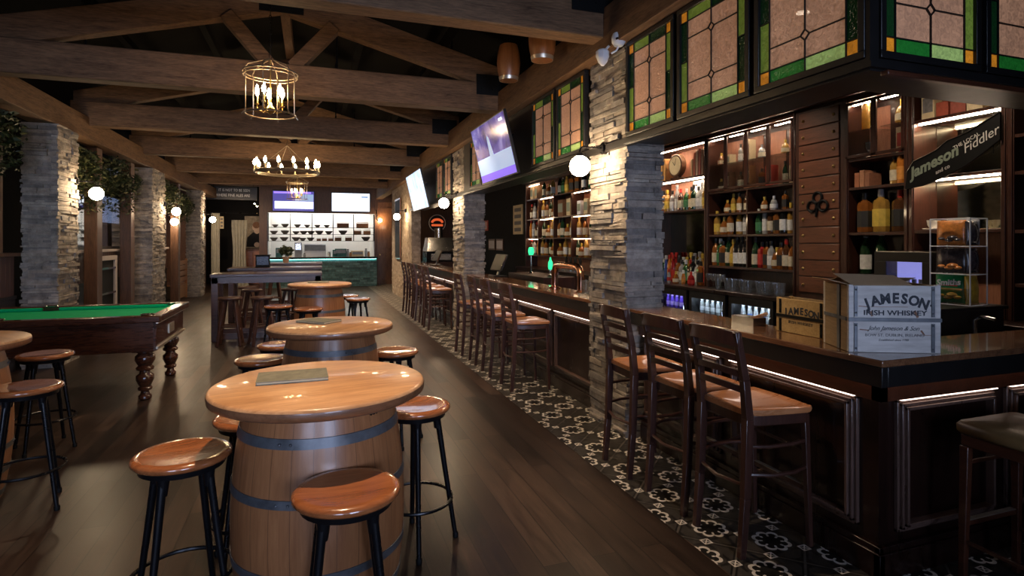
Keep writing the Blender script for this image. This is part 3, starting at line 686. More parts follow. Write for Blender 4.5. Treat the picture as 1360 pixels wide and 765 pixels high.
# ================================================================ STAINED GLASS CANOPY
def glass_panel(a0, a1, axis, pos, label, z0=2.44, z1=3.19, nv=2, nodes=(0.22, 0.78), flip=False):
    """leaded panel; axis 'y' faces -x at x=pos spanning y a0..a1 (a1 > a0 is away from the viewer), axis 'x' faces -y"""
    W_ = a1 - a0; H = z1 - z0
    loc = (pos, a0, z0) if axis == 'y' else (a0, pos, z0)
    t = thing('stained_glass_panel', label, 'stained glass', loc, 0, 'stained glass panels of the bar canopy')
    def P3(s, z, d): return (d, s, z) if axis == 'y' else (s, d, z)
    def box(b, s0, s1, q0, q1, d0, d1):
        p0 = P3(s0, q0, d0); p1 = P3(s1, q1, d1); b.box(p0[0], p0[1], p0[2], p1[0], p1[1], p1[2])
    fr = 0.035; b = MB()
    for (s0, s1, q0, q1) in ((0, W_, 0, fr), (0, W_, H - fr, H), (0, fr, fr, H - fr), (W_ - fr, W_, fr, H - fr)): box(b, s0, s1, q0, q1, 0.0, 0.05)
    b.build('frame', 'black_paint', t, bevel=0.003)
    mats = ['art_glass_rose', 'art_glass_moss', 'art_glass_lime', 'art_glass_green', 'art_glass_dark', 'art_glass_amber']
    g = MB(); L = MB(); bw = 0.07; x0, x1, y0, y1 = fr, W_ - fr, fr, H - fr
    def cell(m, s0, s1, q0, q1): g.cur = mats.index('art_glass_' + m); box(g, s0, s1, q0, q1, 0.018, 0.026)
    xm = (x0 + x1) / 2; ym = (y0 + y1) / 2
    for (cx, cy) in ((x0, y0), (x1 - bw, y0), (x0, y1 - bw), (x1 - bw, y1 - bw)): cell('amber', cx, cx + bw, cy, cy + bw)
    left, right = (x0 + bw, xm), (xm, x1 - bw)
    near, far = (left, right) if axis == 'y' else (right, left)
    cell('lime', *near, y0, y0 + bw); cell('green', *far, y0, y0 + bw)
    cell('dark', *near, y1 - bw, y1); cell('moss', *far, y1 - bw, y1)
    cell('dark', x0, x0 + bw, y0 + bw, ym); cell('moss', x0, x0 + bw, ym, y1 - bw)
    cell('moss', x1 - bw, x1, y0 + bw, ym); cell('dark', x1 - bw, x1, ym, y1 - bw)
    cell('rose', x0 + bw, x1 - bw, y0 + bw, y1 - bw)
    lw = 0.006
    def seg(s0, q0, s1, q1, w_=lw): L.bar(P3(s0, q0, 0.014), P3(s1, q1, 0.014), w_, 0.008, up=P3(0, 0, 1) if True else None)
    seg(x0 + bw, y0, x0 + bw, y1); seg(x1 - bw, y0, x1 - bw, y1); seg(x0, y0 + bw, x1, y0 + bw); seg(x0, y1 - bw, x1, y1 - bw)
    seg(x0, ym, x0 + bw, ym); seg(x1 - bw, ym, x1, ym); seg(xm, y0, xm, y0 + bw); seg(xm, y1 - bw, xm, y1)
    d = 0.028; prev = y0 + bw
    for fz in nodes:
        zc = y0 + bw + (y1 - y0 - 2 * bw) * fz
        seg(xm, prev, xm, zc - d); prev = zc + d
        seg(x0 + bw, zc, xm - d, zc); seg(xm + d, zc, x1 - bw, zc)
        for (p, q) in (((xm - d, zc), (xm, zc + d)), ((xm, zc + d), (xm + d, zc)), ((xm + d, zc), (xm, zc - d)), ((xm, zc - d), (xm - d, zc))): seg(*p, *q)
    seg(xm, prev, xm, y1 - bw)
    g.build('coloured_glass', mats, t, flat=True); L.build('leading', 'lead', t, flat=True)
    return t
def canopy_y(ys, labels):
    for (a, c), lb in zip(ys, labels): glass_panel(a, c, 'y', 2.38, lb)
canopy_y([(1.93, 2.62), (2.66, 3.35), (3.39, 4.03)], ['large stained glass panel ending at the canopy corner over the whiskey crate', 'middle of the three stained glass panels between the near pillar and the canopy corner', 'stained glass panel touching the right side of the nearest pillar'])
canopy_y([(4.76, 5.42), (5.46, 6.12), (7.46, 8.12), (8.16, 8.82)], ['stained glass panel touching the left side of the nearest pillar', 'stained glass panel just right of the tilted purple screen', 'stained glass panel half hidden behind the tilted purple screen', 'stained glass panel just left of the tilted purple screen'])
canopy_y([(10.1, 10.76), (10.8, 11.46), (13.55, 14.2)], ['stained glass panel just behind the middle stone pillar', 'stained glass panel right of the small far tilted screen', 'stained glass panel beyond the small far tilted screen'])
for (a, c, lb) in ((2.45, 3.13, 'stained glass panel just right of the canopy corner'), (3.17, 3.85, 'stained glass panel above the fiddler sign, second from the corner'), (3.89, 4.57, 'stained glass panel at the right edge of the picture')):
    glass_panel(a, c, 'x', 1.90, lb, nodes=(0.30, 0.80))
# canopy box behind the glass
b = MB()
b.box(2.385, 1.905, 2.375, 2.44, 14.55, 2.435); b.box(2.44, 1.905, 2.375, 5.3, 1.96, 2.435)
b.box(2.44, 1.96, 2.40, 2.75, 4.05, 2.435); b.box(2.44, 4.73, 2.40, 2.75, 9.24, 2.435); b.box(2.44, 10.06, 2.40, 2.75, 14.55, 2.435); b.box(2.75, 1.96, 2.40, 5.3, 2.25, 2.435)
b.box(2.73, 2.25, 2.435, 2.75, 14.55, 3.419); b.box(2.75, 2.23, 2.435, 5.3, 2.25, 3.419)
b.box(2.385, 1.905, 2.435, 2.44, 1.93, 3.2); b.box(2.40, 6.12, 2.435, 2.44, 7.46, 3.195); b.box(2.40, 8.82, 2.435, 2.44, 9.24, 3.195); b.box(2.40, 11.46, 2.435, 2.44, 13.55, 3.195)
b.box(2.45, 1.93, 3.19, 5.3, 2.0, 3.419)
for (x0, y0, x1, y1) in ((2.36, 1.88, 2.385, 4.04), (2.36, 4.74, 2.385, 9.23), (2.36, 10.07, 2.385, 14.55), (2.385, 1.88, 5.3, 1.905)): b.box(x0, y0, 2.385, x1, y1, 2.41)
tag(b.build('bar_canopy', 'black_paint', flat=True), 'black canopy box that carries the stained glass over the bar', 'canopy')
b = MB(); b.box(2.44, 1.86, 2.35, 5.3, 1.90, 2.374)
tag(b.build('canopy_moulding', 'bar_red_wood', bevel=0.006), 'glossy wooden moulding under the canopy above the fiddler sign', 'moulding')

# ================================================================ BACK BAR
FX, BX = 5.0, 5.30                                # shelf front and back planes
ZS = [1.285, 1.69, 2.14, 2.62, 2.93]
yA, yB, yC, yD, yE, yF_ = 9.6, 6.37, 4.87, 4.27, 3.62, 2.86
def cabinet(name, label, y0, y1, levels, ztop=3.02, mirror=None, dividers=(), leds=(), posts=True, back='cabinet_back_wood', z0=1.0, ledm='led_cabinet'):
    """open shelf cabinet facing -x; origin at its lower near front corner"""
    t = thing(name, label, 'cabinet', (FX, y0, z0), 0, 'back bar shelving'); L = y1 - y0; D = BX - FX
    b = MB()
    if posts:
        for s0 in (0, L - 0.045): b.box(0, s0, 0, D, s0 + 0.045, ztop - z0); b.box(-0.012, s0 + 0.008, 0, 0, s0 + 0.037, ztop - z0)
    b.box(0, 0, ztop - z0 - 0.05, D, L, ztop - z0); b.build('frame', 'cabinet_wood', t, bevel=0.003)
    MB().box(D - 0.012, 0.045, 0, D, L - 0.045, ztop - z0 - 0.05).build('back_panel', back, t, flat=True)
    if mirror:
        for (m0, m1) in mirror: MB().box(D - 0.018, 0.05, m0 - z0, D - 0.012, L - 0.05, m1 - z0).build('mirror', 'mirror', t, flat=True)
    for z in levels: MB().box(0.005, 0.045, z - z0 - 0.028, D - 0.012, L - 0.045, z - z0).build('shelf', 'cabinet_wood', t, bevel=0.003)
    for (s, d0, d1) in dividers: MB().box(0.0, s - 0.011, d0 - z0, D - 0.012, s + 0.011, d1 - z0).build('divider', 'cabinet_wood', t)
    for (s0, s1, z) in leds: MB().box(0.035, s0, z - z0 - 0.010, 0.06, s1, z - z0 - 0.002).build('light_strip', ledm, t)
    return t
def glazed(t, y0, cells, zlo, zhi, z0=1.0):
    """fixed glazing bars and panes across the upper part, one door per cell"""
    for (s0, s1) in cells:
        b = MB(); w_ = 0.028
        for (a, c, p, q) in ((s0, s1, zlo, zlo + w_), (s0, s1, zhi - w_, zhi), (s0, s0 + w_, zlo, zhi), (s1 - w_, s1, zlo, zhi)): b.box(-0.022, a, p - z0, -0.002, c, q - z0)
        d = b.build('door', 'cabinet_wood', t, bevel=0.003)
        MB().box(-0.012, s0 + w_, zlo + w_ - z0, -0.009, s1 - w_, zhi - w_ - z0).build('pane', 'pane_glass', d, flat=True)
        MB().sphere((-0.030, s0 + 0.014, (zlo + zhi) / 2 - z0), 0.009, 8, 6).build('knob', 'chrome', d)
L1 = yB and 1.25
y0A = yB; y1A = 7.62
cabA = cabinet('shelf_cabinet', 'open shelf cabinet with books and a clock right of the nearest pillar', y0A, y1A, [2.05, 2.515], mirror=[(1.02, 2.02)], leds=[(0.05, 1.2, 2.955), (0.05, 1.2, 2.48)], ztop=3.0)
LB = yB - yC
cabB = cabinet('shelf_cabinet', 'wide whisky cabinet with four lit glass doors across its top', yC, yB, [1.285, 1.69, 1.966, 2.255], dividers=[(LB / 2, 1.285, 2.23)], leds=[(0.06 + i * LB / 4, (i + 1) * LB / 4 - 0.03, 2.945) for i in range(4)], back='cabinet_wood')
glazed(cabB, yC, [(0.03 + i * (LB - 0.06) / 4, 0.03 + (i + 1) * (LB - 0.06) / 4) for i in range(4)], 2.262, 2.96)
for i in range(4):
    MB().box(0.01, 0.05 + i * (LB - 0.06) / 4, 2.6 - 1.0 - 0.008, 0.28, 0.02 + (i + 1) * (LB - 0.06) / 4, 2.6 - 1.0).build('glass_shelf', 'pane_glass', cabB)
    MB().box(0.280, 0.06 + i * (LB - 0.06) / 4, 1.27, 0.286, 0.01 + (i + 1) * (LB - 0.06) / 4, 1.92).build('inner_back', 'cabinet_back_wood', cabB)
# studded panel
t = thing('studded_panel', 'riveted red-brown wooden panel column between the two whisky cabinets', 'panel', (FX, yD, 1.0)); LC = yC - yD
MB().box(0, 0, 0, 0.30, LC, 2.02).build('body', 'cabinet_wood', t)
b = MB(); z = 0.06; i = 0
while z < 1.95:
    b.box(-0.014, 0.05, z, 0, LC - 0.05, z + 0.165); z += 0.175
b.build('board', 'panel_red_wood', t, bevel=0.006)
b = MB(); z = 0.14
while z < 1.95:
    for s_ in (0.11, LC - 0.11): b.sphere((-0.016, s_, z), 0.016, 10, 6)
    z += 0.175
b.build('rivet', 'brass', t)
b = MB()
for (cy, cz) in ((0, 0.07), (0.07, -0.02), (-0.07, -0.02)):
    b.tube([(-0.022, LC / 2 + cy + 0.055 * math.cos(k * PI / 8), 0.99 + cz + 0.055 * math.sin(k * PI / 8)) for k in range(16)], 0.013, 6, True)
b.tube([(-0.022, LC / 2, 0.97), (-0.022, LC / 2 + 0.02, 0.86)], 0.012, 6); b.build('emblem', 'matt_black', t)
LD = yD - yE
cabD = cabinet('shelf_cabinet', 'dark whisky cabinet with two lit glass doors right of the riveted panel', yE, yD, [1.285, 1.69, 2.13, 2.41], leds=[(0.06, LD / 2 - 0.03, 2.945), (LD / 2 + 0.03, LD - 0.06, 2.945)], back='cabinet_wood')
glazed(cabD, yE, [(0.03, LD / 2), (LD / 2, LD - 0.03)], 2.415, 2.96)
for i in range(2):
    MB().box(0.01, 0.05 + i * LD / 2, 1.672, 0.28, i * LD / 2 + LD / 2 - 0.05, 1.68).build('glass_shelf', 'pane_glass', cabD)
    MB().box(0.280, 0.06 + i * LD / 2, 1.42, 0.286, i * LD / 2 + LD / 2 - 0.05, 1.92).build('inner_back', 'cabinet_back_wood', cabD)
LE = yE - yF_
cabE = cabinet('shelf_cabinet', 'mirror backed cabinet bay behind the black fiddler sign', yF_, yE, [1.70, 2.16, 2.66], mirror=[(1.71, 2.13), (2.17, 2.63)], leds=[(0.06, LE - 0.06, 2.63), (0.06, LE - 0.06, 2.13)], ledm='led_cabinet')
cabF = cabinet('shelf_cabinet', 'dark cabinet cut off by the right edge of the picture', 1.9 + 0.45, yF_, [1.285, 1.69, 2.13, 2.41], back='cabinet_wood')
# shelving seen between the pillars
cabG = cabinet('shelf_cabinet', 'far shelf cabinet with stepped lit niches between the two stone pillars', 8.3, 13.2, [1.285, 1.69, 2.14, 2.62], dividers=[(d - 8.3, 1.285, 2.62) for d in (9.7, 10.6, 11.5, 12.4)],
               leds=[(9.75 - 8.3, 10.55 - 8.3, 2.59), (9.75 - 8.3, 10.55 - 8.3, 2.11), (9.75 - 8.3, 10.55 - 8.3, 1.66), (11.55 - 8.3, 12.35 - 8.3, 2.59), (11.55 - 8.3, 12.35 - 8.3, 2.11), (12.45 - 8.3, 13.1 - 8.3, 1.66), (8.4 - 8.3, 9.6 - 8.3, 2.59), (12.45 - 8.3, 13.1 - 8.3, 2.95)], ledm='led_soft')
cabH = cabinet('shelf_cabinet', 'shelf cabinet mostly hidden behind the nearest stone pillar', 7.62, 8.3, [1.285, 1.69, 2.14, 2.62])
# back counter
b = MB()
bc = thing('back_counter', 'dark back counter below the bottle shelves with built-in bottle fridges', 'counter', (4.72, 2.35, 0)); LBk = 13.2 - 2.35
MB().box(0, 0, 0.955, 0.60, LBk, 1.0).build('worktop', 'bar_panel_wood', bc, bevel=0.006)
# fridges fill these stretches, solid doors elsewhere
fr_spans = [(4.92, 5.62), (5.68, 6.38), (6.44, 7.14), (7.20, 7.90), (9.9, 10.5), (10.56, 11.16), (11.4, 12.0)]
solid = []; cur = 2.35
for a, c in fr_spans:
    if a - cur > 0.02: solid.append((cur, a - 0.003))
    cur = c + 0.003
solid.append((cur, 13.2))
for a, c in solid:
    MB().box(0.05, a - 2.35, 0, 0.58, c - 2.35, 0.955).build('carcass', 'cabinet_wood', bc)
    n = max(1, round((c - a) / 0.5)); w_ = (c - a) / n
    if c - a > 0.25:
        for i in range(n):
            d = MB().box(0.03, a - 2.35 + i * w_ + 0.02, 0.08, 0.049, a - 2.35 + (i + 1) * w_ - 0.02, 0.9).build('door', 'cabinet_wood', bc, bevel=0.004)
            MB().sphere((0.018, a - 2.35 + i * w_ + 0.06, 0.6), 0.014, 10, 6).build('knob', 'brass', d)
def fridge(y0, y1, label, led='led_cool'):
    t = thing('bottle_fridge', label, 'fridge', (4.76, y0, 0), 0, 'glass door bottle fridges'); L = y1 - y0
    b = MB(); b.box(0, 0, 0.05, 0.54, 0.03, 0.95); b.box(0, L - 0.03, 0.05, 0.54, L, 0.95); b.box(0, 0.03, 0.9, 0.54, L - 0.03, 0.95); b.box(0, 0.03, 0.05, 0.54, L - 0.03, 0.12); b.box(0.5, 0.03, 0.12, 0.54, L - 0.03, 0.9)
    b.build('cabinet_body', 'black_paint', t)
    MB().box(0.49, 0.03, 0.12, 0.499, L - 0.03, 0.9).build('liner', 'white_plastic', t)
    MB().box(0.04, 0.05, 0.882, 0.07, L - 0.05, 0.896).build('light_strip', led, t)
    for z in (0.40, 0.66): MB().box(0.06, 0.03, z, 0.48, L - 0.03, z + 0.008).build('shelf', 'steel', t)
    b = MB()
    for (a, c, p, q) in ((0.0, L, 0.05, 0.11), (0.0, L, 0.865, 0.95), (0, 0.05, 0.11, 0.865), (L - 0.05, L, 0.11, 0.865)): b.box(-0.03, a + 0.002, p, -0.002, c - 0.002, q)
    d = b.build('door', 'black_paint', t, bevel=0.003)
    MB().box(-0.018, 0.05, 0.11, -0.014, L - 0.05, 0.865).build('pane', 'pane_glass', d)
    MB().tube([(-0.03, 0.03, 0.5), (-0.05, 0.03, 0.52), (-0.05, 0.03, 0.75), (-0.03, 0.03, 0.77)], 0.007, 6).build('handle', 'chrome', d)
    return t
fl = ['lit bottle fridge under the back counter, nearest the wooden whiskey crate', 'lit bottle fridge second from the whiskey crate', 'fridge with violet lit bottles, third from the whiskey crate', 'lit bottle fridge just right of the nearest stone pillar', 'lit bottle fridge just left of the nearest stone pillar', 'lit bottle fridge behind the copper tap tower', 'farthest lit bottle fridge, left of the copper tap tower']
for i, ((a, c), lb) in enumerate(zip(fr_spans, fl)): fridge(a, c, lb, 'led_violet' if i == 2 else 'led_cool')
# cornice over the back bar
b = MB()
for (x0, z0, z1) in ((4.92, 3.02, 3.10), (4.86, 3.10, 3.16), (4.80, 3.16, 3.24), (4.74, 3.24, 3.28)): b.box(x0, 2.30, z0, 5.32, 13.3, z1 - 0.002)
b.box(4.95, 2.30, 3.28, 5.32, 13.3, 3.418)
tag(b.build('cornice', 'cabinet_wood', bevel=0.006), 'stepped dark wooden cornice along the top of the back bar', 'cornice')

# ================================================================ BOTTLES, BOOKS AND GLASSES
PROF = {
 'whisky': [(0.001, 0), (0.037, 0.002), (0.038, 0.01), (0.038, 0.165), (0.032, 0.19), (0.016, 0.21), (0.014, 0.225), (0.014, 0.262), (0.017, 0.264), (0.017, 0.272)],
 'wine': [(0.001, 0), (0.036, 0.002), (0.037, 0.01), (0.037, 0.18), (0.028, 0.215), (0.015, 0.24), (0.0135, 0.26), (0.0135, 0.305), (0.015, 0.306)],
 'slim': [(0.001, 0), (0.029, 0.002), (0.030, 0.01), (0.030, 0.20), (0.022, 0.235), (0.012, 0.26), (0.011, 0.315), (0.013, 0.317)],
 'squat': [(0.001, 0), (0.048, 0.002), (0.052, 0.02), (0.050, 0.10), (0.036, 0.14), (0.017, 0.155), (0.015, 0.195), (0.018, 0.197)],
 'square': [(0.001, 0), (0.044, 0.002), (0.046, 0.01), (0.046, 0.175), (0.040, 0.195), (0.018, 0.21), (0.016, 0.225), (0.016, 0.255), (0.018, 0.256)],
 'beer': [(0.001, 0), (0.029, 0.002), (0.030, 0.01), (0.030, 0.115), (0.022, 0.15), (0.013, 0.175), (0.012, 0.21), (0.014, 0.212)],
}
def bottle(kind, glass, lab, cap):
    t = thing('bottle', 'x', 'bottle'); p = PROF[kind]; n = 4 if kind == 'square' else 14; ph = PI / 4 if n == 4 else 0; H = p[-1][1]
    if n == 4:
        b = MB(); n2 = 8
        b.lathe([(r if r < 0.03 else r * 1.0, z) for r, z in p], 8, ph=PI / 8)
        o = b.build('glass', 'bottle_glass', t, col=glass, ang=0.5)
    else: o = MB().lathe(p, n).build('glass', 'bottle_glass', t, col=glass, ang=0.9)
    R0 = max(r for r, z in p); zl = 0.035 if kind != 'squat' else 0.03; zh = {'whisky': 0.13, 'wine': 0.14, 'slim': 0.15, 'squat': 0.085, 'square': 0.14, 'beer': 0.09}[kind]
    if lab: MB().lathe([(R0 + 0.001, zl), (R0 + 0.0012, zh)], 16 if n != 4 else 8, cap=False, ph=0 if n != 4 else PI / 8).build('label', 'bottle_label', t, col=lab)
    MB().lathe([(0.016, H - 0.045), (0.0175, H - 0.042), (0.0175, H + 0.004), (0.001, H + 0.006)], 10).build('cap', 'bottle_cap', t, col=cap)
    return t
GC = {'amber': (0.30, 0.10, 0.02), 'dark green': (0.015, 0.05, 0.02), 'green': (0.03, 0.11, 0.035), 'clear': (0.42, 0.42, 0.40), 'black': (0.012, 0.012, 0.012), 'red': (0.35, 0.02, 0.02), 'blue': (0.06, 0.10, 0.40), 'brown': (0.10, 0.04, 0.015), 'golden': (0.45, 0.25, 0.05), 'orange': (0.6, 0.2, 0.03), 'violet': (0.2, 0.12, 0.5)}
LC_ = {'cream': (0.62, 0.55, 0.40), 'white': (0.70, 0.70, 0.68), 'black': (0.02, 0.02, 0.02), 'red': (0.5, 0.03, 0.02), 'green': (0.05, 0.20, 0.08), 'yellow': (0.6, 0.42, 0.06), 'grey': (0.30, 0.30, 0.32), 'blue': (0.06, 0.14, 0.45), 'orange': (0.62, 0.25, 0.04)}
KN = {'whisky': 'spirit bottle', 'wine': 'tall bottle', 'slim': 'slender bottle', 'squat': 'squat decanter bottle', 'square': 'square bottle', 'beer': 'small bottle'}
BC = {}
def put_bottle(kind, g, l, cp, x, y, z, where, group, sc=1.0):
    key = (kind, g, l, cp); lab = '%s%s %s, %s' % (g, (' ' + l + '-labelled') if l else '', KN[kind], where)
    if key not in BC:
        t = bottle(kind, GC[g], LC_.get(l), LC_[cp]); t['label'] = lab; t['group'] = group; t.location = (x, y, z); t.rotation_euler = (0, 0, U(-0.3, 0.3)); t.scale = (sc, sc, sc); BC[key] = t; return t
    t = dup(BC[key], (x, y, z), U(-0.3, 0.3), lab, group, (sc, sc, sc)); return t
BS = 1.2
def row(y_left, y_right, z, x, spec, where, group, sc=1.0, jx=0.02, start=0):
    """spec: list of (kind, glass, label, cap); left in the picture = larger y"""
    n = len(spec)
    for i, sp in enumerate(spec):
        y = y_left + (y_right - y_left) * ((i + 0.5) / n)
        put_bottle(*sp, x + U(-jx, jx), y, z, ('%s left ' % ORD[i + start]) + where, group, sc * BS * U(0.97, 1.04))
wA = ('whisky', 'amber', 'cream', 'black'); wB = ('whisky', 'brown', 'cream', 'red'); wC = ('slim', 'clear', 'white', 'grey'); wD = ('wine', 'dark green', 'cream', 'black'); wE = ('square', 'amber', 'black', 'black')
wF = ('whisky', 'golden', 'yellow', 'yellow'); wG = ('squat', 'amber', 'cream', 'yellow'); wH = ('wine', 'black', 'white', 'black'); wI = ('whisky', 'green', 'green', 'white'); wJ = ('slim', 'red', 'red', 'red'); wK = ('slim', 'blue', 'blue', 'white'); wL = ('whisky', 'clear', 'white', 'black'); wM = ('slim', 'orange', 'orange', 'red'); wN = ('wine', 'golden', 'white', 'yellow')
# cabinet A: row on the second shelf, two rows on the counter
row(7.50, 6.95, 2.05, 5.07, [wA, wF, wL, wC, wB], 'on the shelf under the clock', 'bottles under the clock shelf', 0.95)
row(6.93, 6.43, 2.05, 5.08, [wI, wA, wD, wL, wC, wF], 'in front of the printed card', 'bottles under the clock shelf', 0.95)
row(7.55, 6.45, 1.0, 5.20, [wF, wM, wJ, wL, wI, wF, wN, wC, wC, wN, wK, wM], 'in the rear row on the back counter', 'bottles on the back counter', 1.15)
row(7.50, 6.42, 1.0, 5.07, [wI, wK, wM, wJ, wA, wL, wI, wB, wH, wL, wE, wJ], 'in the front row on the back counter', 'bottles on the back counter', 1.05)
row(7.40, 6.50, 1.0, 4.93, [('squat', 'green', 'green', 'white'), ('beer', 'clear', 'red', 'red'), wG, ('beer', 'orange', 'orange', 'white'), ('squat', 'red', 'red', 'red')], 'at the back counter front edge', 'bottles on the back counter', 0.75)
# cabinet B
mB = (yB + yC) / 2
row(mB + 0.50, mB + 0.04, 1.966, 5.07, [wG, wF, wA, wB], 'on wide cabinet top shelf, left half', 'bottles in the wide whisky cabinet', 0.72)
row(mB - 0.16, mB - 0.60, 1.966, 5.07, [wG, ('squat', 'clear', 'white', 'white'), wE], 'on wide cabinet top shelf, right half', 'bottles in the wide whisky cabinet', 0.66)
row(yB - 0.08, mB + 0.03, 1.69, 5.07, [wF, wG, wA, wN, wL], 'on wide cabinet middle shelf, left half', 'bottles in the wide whisky cabinet', 0.95)
row(mB - 0.06, yC + 0.08, 1.69, 5.07, [wI, wC, wB, wE, wH, wN], 'on wide cabinet middle shelf, right half', 'bottles in the wide whisky cabinet', 0.95)
row(yB - 0.06, mB + 0.02, 1.285, 5.07, [wA, wI, wE, wD, wF, wH, wH, wH], 'on wide cabinet bottom shelf, left half', 'bottles in the wide whisky cabinet', 1.05)
row(mB - 0.04, yC + 0.06, 1.285, 5.07, [wD, ('square', 'red', 'red', 'black'), wE, wL, wG, wE, wB, wA], 'on wide cabinet bottom shelf, right half', 'bottles in the wide whisky cabinet', 1.0)
cw = (LB - 0.06) / 4
for i, (kb, kt) in enumerate(((('squat', 'brown', 'cream', 'yellow'), wG), (('square', 'brown', 'cream', 'black'), wL), (wE, ('squat', 'clear', 'cream', 'grey')), (wD, ('squat', 'golden', 'cream', 'yellow')))):
    yc = yB - 0.03 - (i + 0.5) * cw
    for zz, kk, nm in ((2.262, kb, 'lower'), (2.601, kt, 'upper')):
        put_bottle(*kk, 5.13, yc + 0.07, zz, '%s shelf behind the %s glass door' % (nm, ORD[i]), 'bottles behind glass doors', 0.85)
def casebox(name, label, cat, x, y, z, dx, dy, dz, mat, group=None, detail=None):
    t = thing(name, label, cat, (x, y, z), 0, group)
    b = MB(); b.box(-dx / 2, -dy / 2, 0, dx / 2, dy / 2, dz); b.build('carton', mat, t, bevel=0.003)
    if detail: MB().box(-dx / 2 - 0.0015, -dy / 2 + 0.012, dz * 0.25, -dx / 2 - 0.0002, dy / 2 - 0.012, dz * 0.78).build('printed_label', detail, t, flat=True)
    return t
for i, (mt, dt, dz, zz, k, nm) in enumerate((('cream_paper', 'sage_text', 0.13, 2.601, 0, 'low cream gift box'), ('cream_paper', 'basket', 0.26, 2.601, 1, 'tall cream gift box'), ('red_paint', 'cream_paper', 0.24, 2.262, 2, 'red gift box'), ('basket', 'cream_paper', 0.24, 2.262, 0, 'brown gift box'), ('bench_wood', 'cream_paper', 0.28, 2.262, 1, 'orange wooden gift box'), ('cream_paper', 'sage_text', 0.20, 2.262, 3, 'pale printed gift box'))):
    casebox('gift_box', '%s behind the %s glass door from the left' % (nm, ORD[k]), 'box', 5.14, yB - 0.03 - (k + 0.5) * cw - 0.075, zz, 0.10, 0.12 if dz < 0.2 else 0.10, dz, mt, 'gift boxes', dt)
# glasses on the back counter
def tumbler(label, group, kind='pint'):
    t = thing('drinking_glass', label, 'glass', (0, 0, 0), 0, group)
    if kind == 'pint': pr = [(0.001, 0), (0.028, 0), (0.030, 0.004), (0.040, 0.13), (0.038, 0.13), (0.028, 0.010), (0.001, 0.008)]
    elif kind == 'stem': pr = [(0.001, 0), (0.032, 0.0), (0.032, 0.003), (0.005, 0.008), (0.004, 0.075), (0.02, 0.09), (0.036, 0.13), (0.030, 0.17), (0.028, 0.17), (0.033, 0.13), (0.018, 0.094), (0.001, 0.085)]
    MB().lathe(pr, 16).build('bowl', 'clear_glass', t, ang=1.2)
    return t
g_p = tumbler('x', 'glasses on the back counter'); g_s = tumbler('x', 'glasses on the back counter', 'stem')
n = 0
NG = 15
for i in range(NG):
    for rw, xx in enumerate((4.90, 4.81)):
        y = 6.2 - i * 0.088 - rw * 0.03
        if (i < 3 or i % 3 == 1) and rw == 1: continue
        lb = 'upturned clear glass, %s from the left in the %s row on the back counter' % (ORD[i], 'rear' if rw == 0 else 'front')
        if i < 4 and rw == 0: lb = 'clear stemmed glass, %s from the left on the back counter' % ORD[i]
        src = g_s if (i < 4 and rw == 0) else g_p
        if i == 0 and rw == 0: t = g_s; t.location = (xx, y, 1.0); t['label'] = lb
        elif i == 4 and rw == 0: t = g_p; t.location = (xx, y, 1.0); t['label'] = lb
        else: t = dup(src, (xx, y, 1.0), 0, lb, 'glasses on the back counter')
        t.scale = (1.05, 1.05, 1.1)
# books and clock on the top shelf of cabinet A
def book(label, y, z, w_, h, col, x=5.10, d=0.16, tilt=0.0):
    t = thing('book', label, 'book', (x, y, z), 0, 'books on the top shelf')
    b = MB(); b.box(-d / 2, -w_ / 2, 0, d / 2, -w_ / 2 + 0.004, h); b.box(-d / 2, w_ / 2 - 0.004, 0, d / 2, w_ / 2, h); b.box(-d / 2, -w_ / 2, 0, -d / 2 + 0.005, w_ / 2, h); b.build('cover', 'cloth_cover', t, col=col, bevel=0.002)
    MB().box(-d / 2 + 0.006, -w_ / 2 + 0.005, 0.004, d / 2 - 0.006, w_ / 2 - 0.005, h - 0.006).build('pages', 'cream_paper', t)
    t.rotation_euler = (tilt, 0, 0)
for i, (w_, h, col, cn) in enumerate(((0.06, 0.33, (0.45, 0.20, 0.06), 'tan'), (0.05, 0.34, (0.55, 0.30, 0.10), 'ochre'), (0.045, 0.33, (0.5, 0.25, 0.08), 'light tan'))):
    book('%s book left of the clock on the top shelf' % cn, 7.50 - i * 0.065, 2.515, w_, h, col)
for i, (w_, h, col, cn) in enumerate(((0.035, 0.24, (0.5, 0.36, 0.2), 'short beige'), (0.04, 0.32, (0.40, 0.10, 0.05), 'dark red'), (0.05, 0.35, (0.5, 0.32, 0.22), 'pinkish tan'), (0.045, 0.36, (0.45, 0.12, 0.08), 'tall red'), (0.045, 0.35, (0.3, 0.16, 0.1), 'brown'))):
    book('%s book right of the clock on the top shelf' % cn, 6.72 - i * 0.058, 2.515, w_, h, col)
t = thing('mantel_clock', 'round pale faced clock standing between the books', 'clock', (5.08, 7.13, 2.515))
b = MB(); b.box(-0.05, -0.10, 0, 0.05, 0.10, 0.03); b.box(-0.03, -0.06, 0.03, 0.03, 0.06, 0.06); b.build('base', 'cabinet_wood', t, bevel=0.004)
b = MB(); b.tube([(0.04, 0, 0.20), (-0.04, 0, 0.20)], 0.165, 32); b.build('case', 'post_wood', t, bevel=0.006)
MB().tube([(-0.041, 0, 0.20), (-0.045, 0, 0.20)], 0.135, 32).build('dial', 'cream_paper', t)
b = MB(); b.bar((-0.047, 0, 0.20), (-0.047, 0.05, 0.26), 0.006, 0.003, up=(1, 0, 0)); b.bar((-0.047, 0, 0.20), (-0.047, -0.03, 0.30), 0.005, 0.003, up=(1, 0, 0)); b.build('hands', 'matt_black', t)
t = casebox('framed_card', 'white printed card propped behind bottles under the books', 'card', 5.22, 6.72, 2.05, 0.012, 0.44, 0.43, 'white_plastic', None)
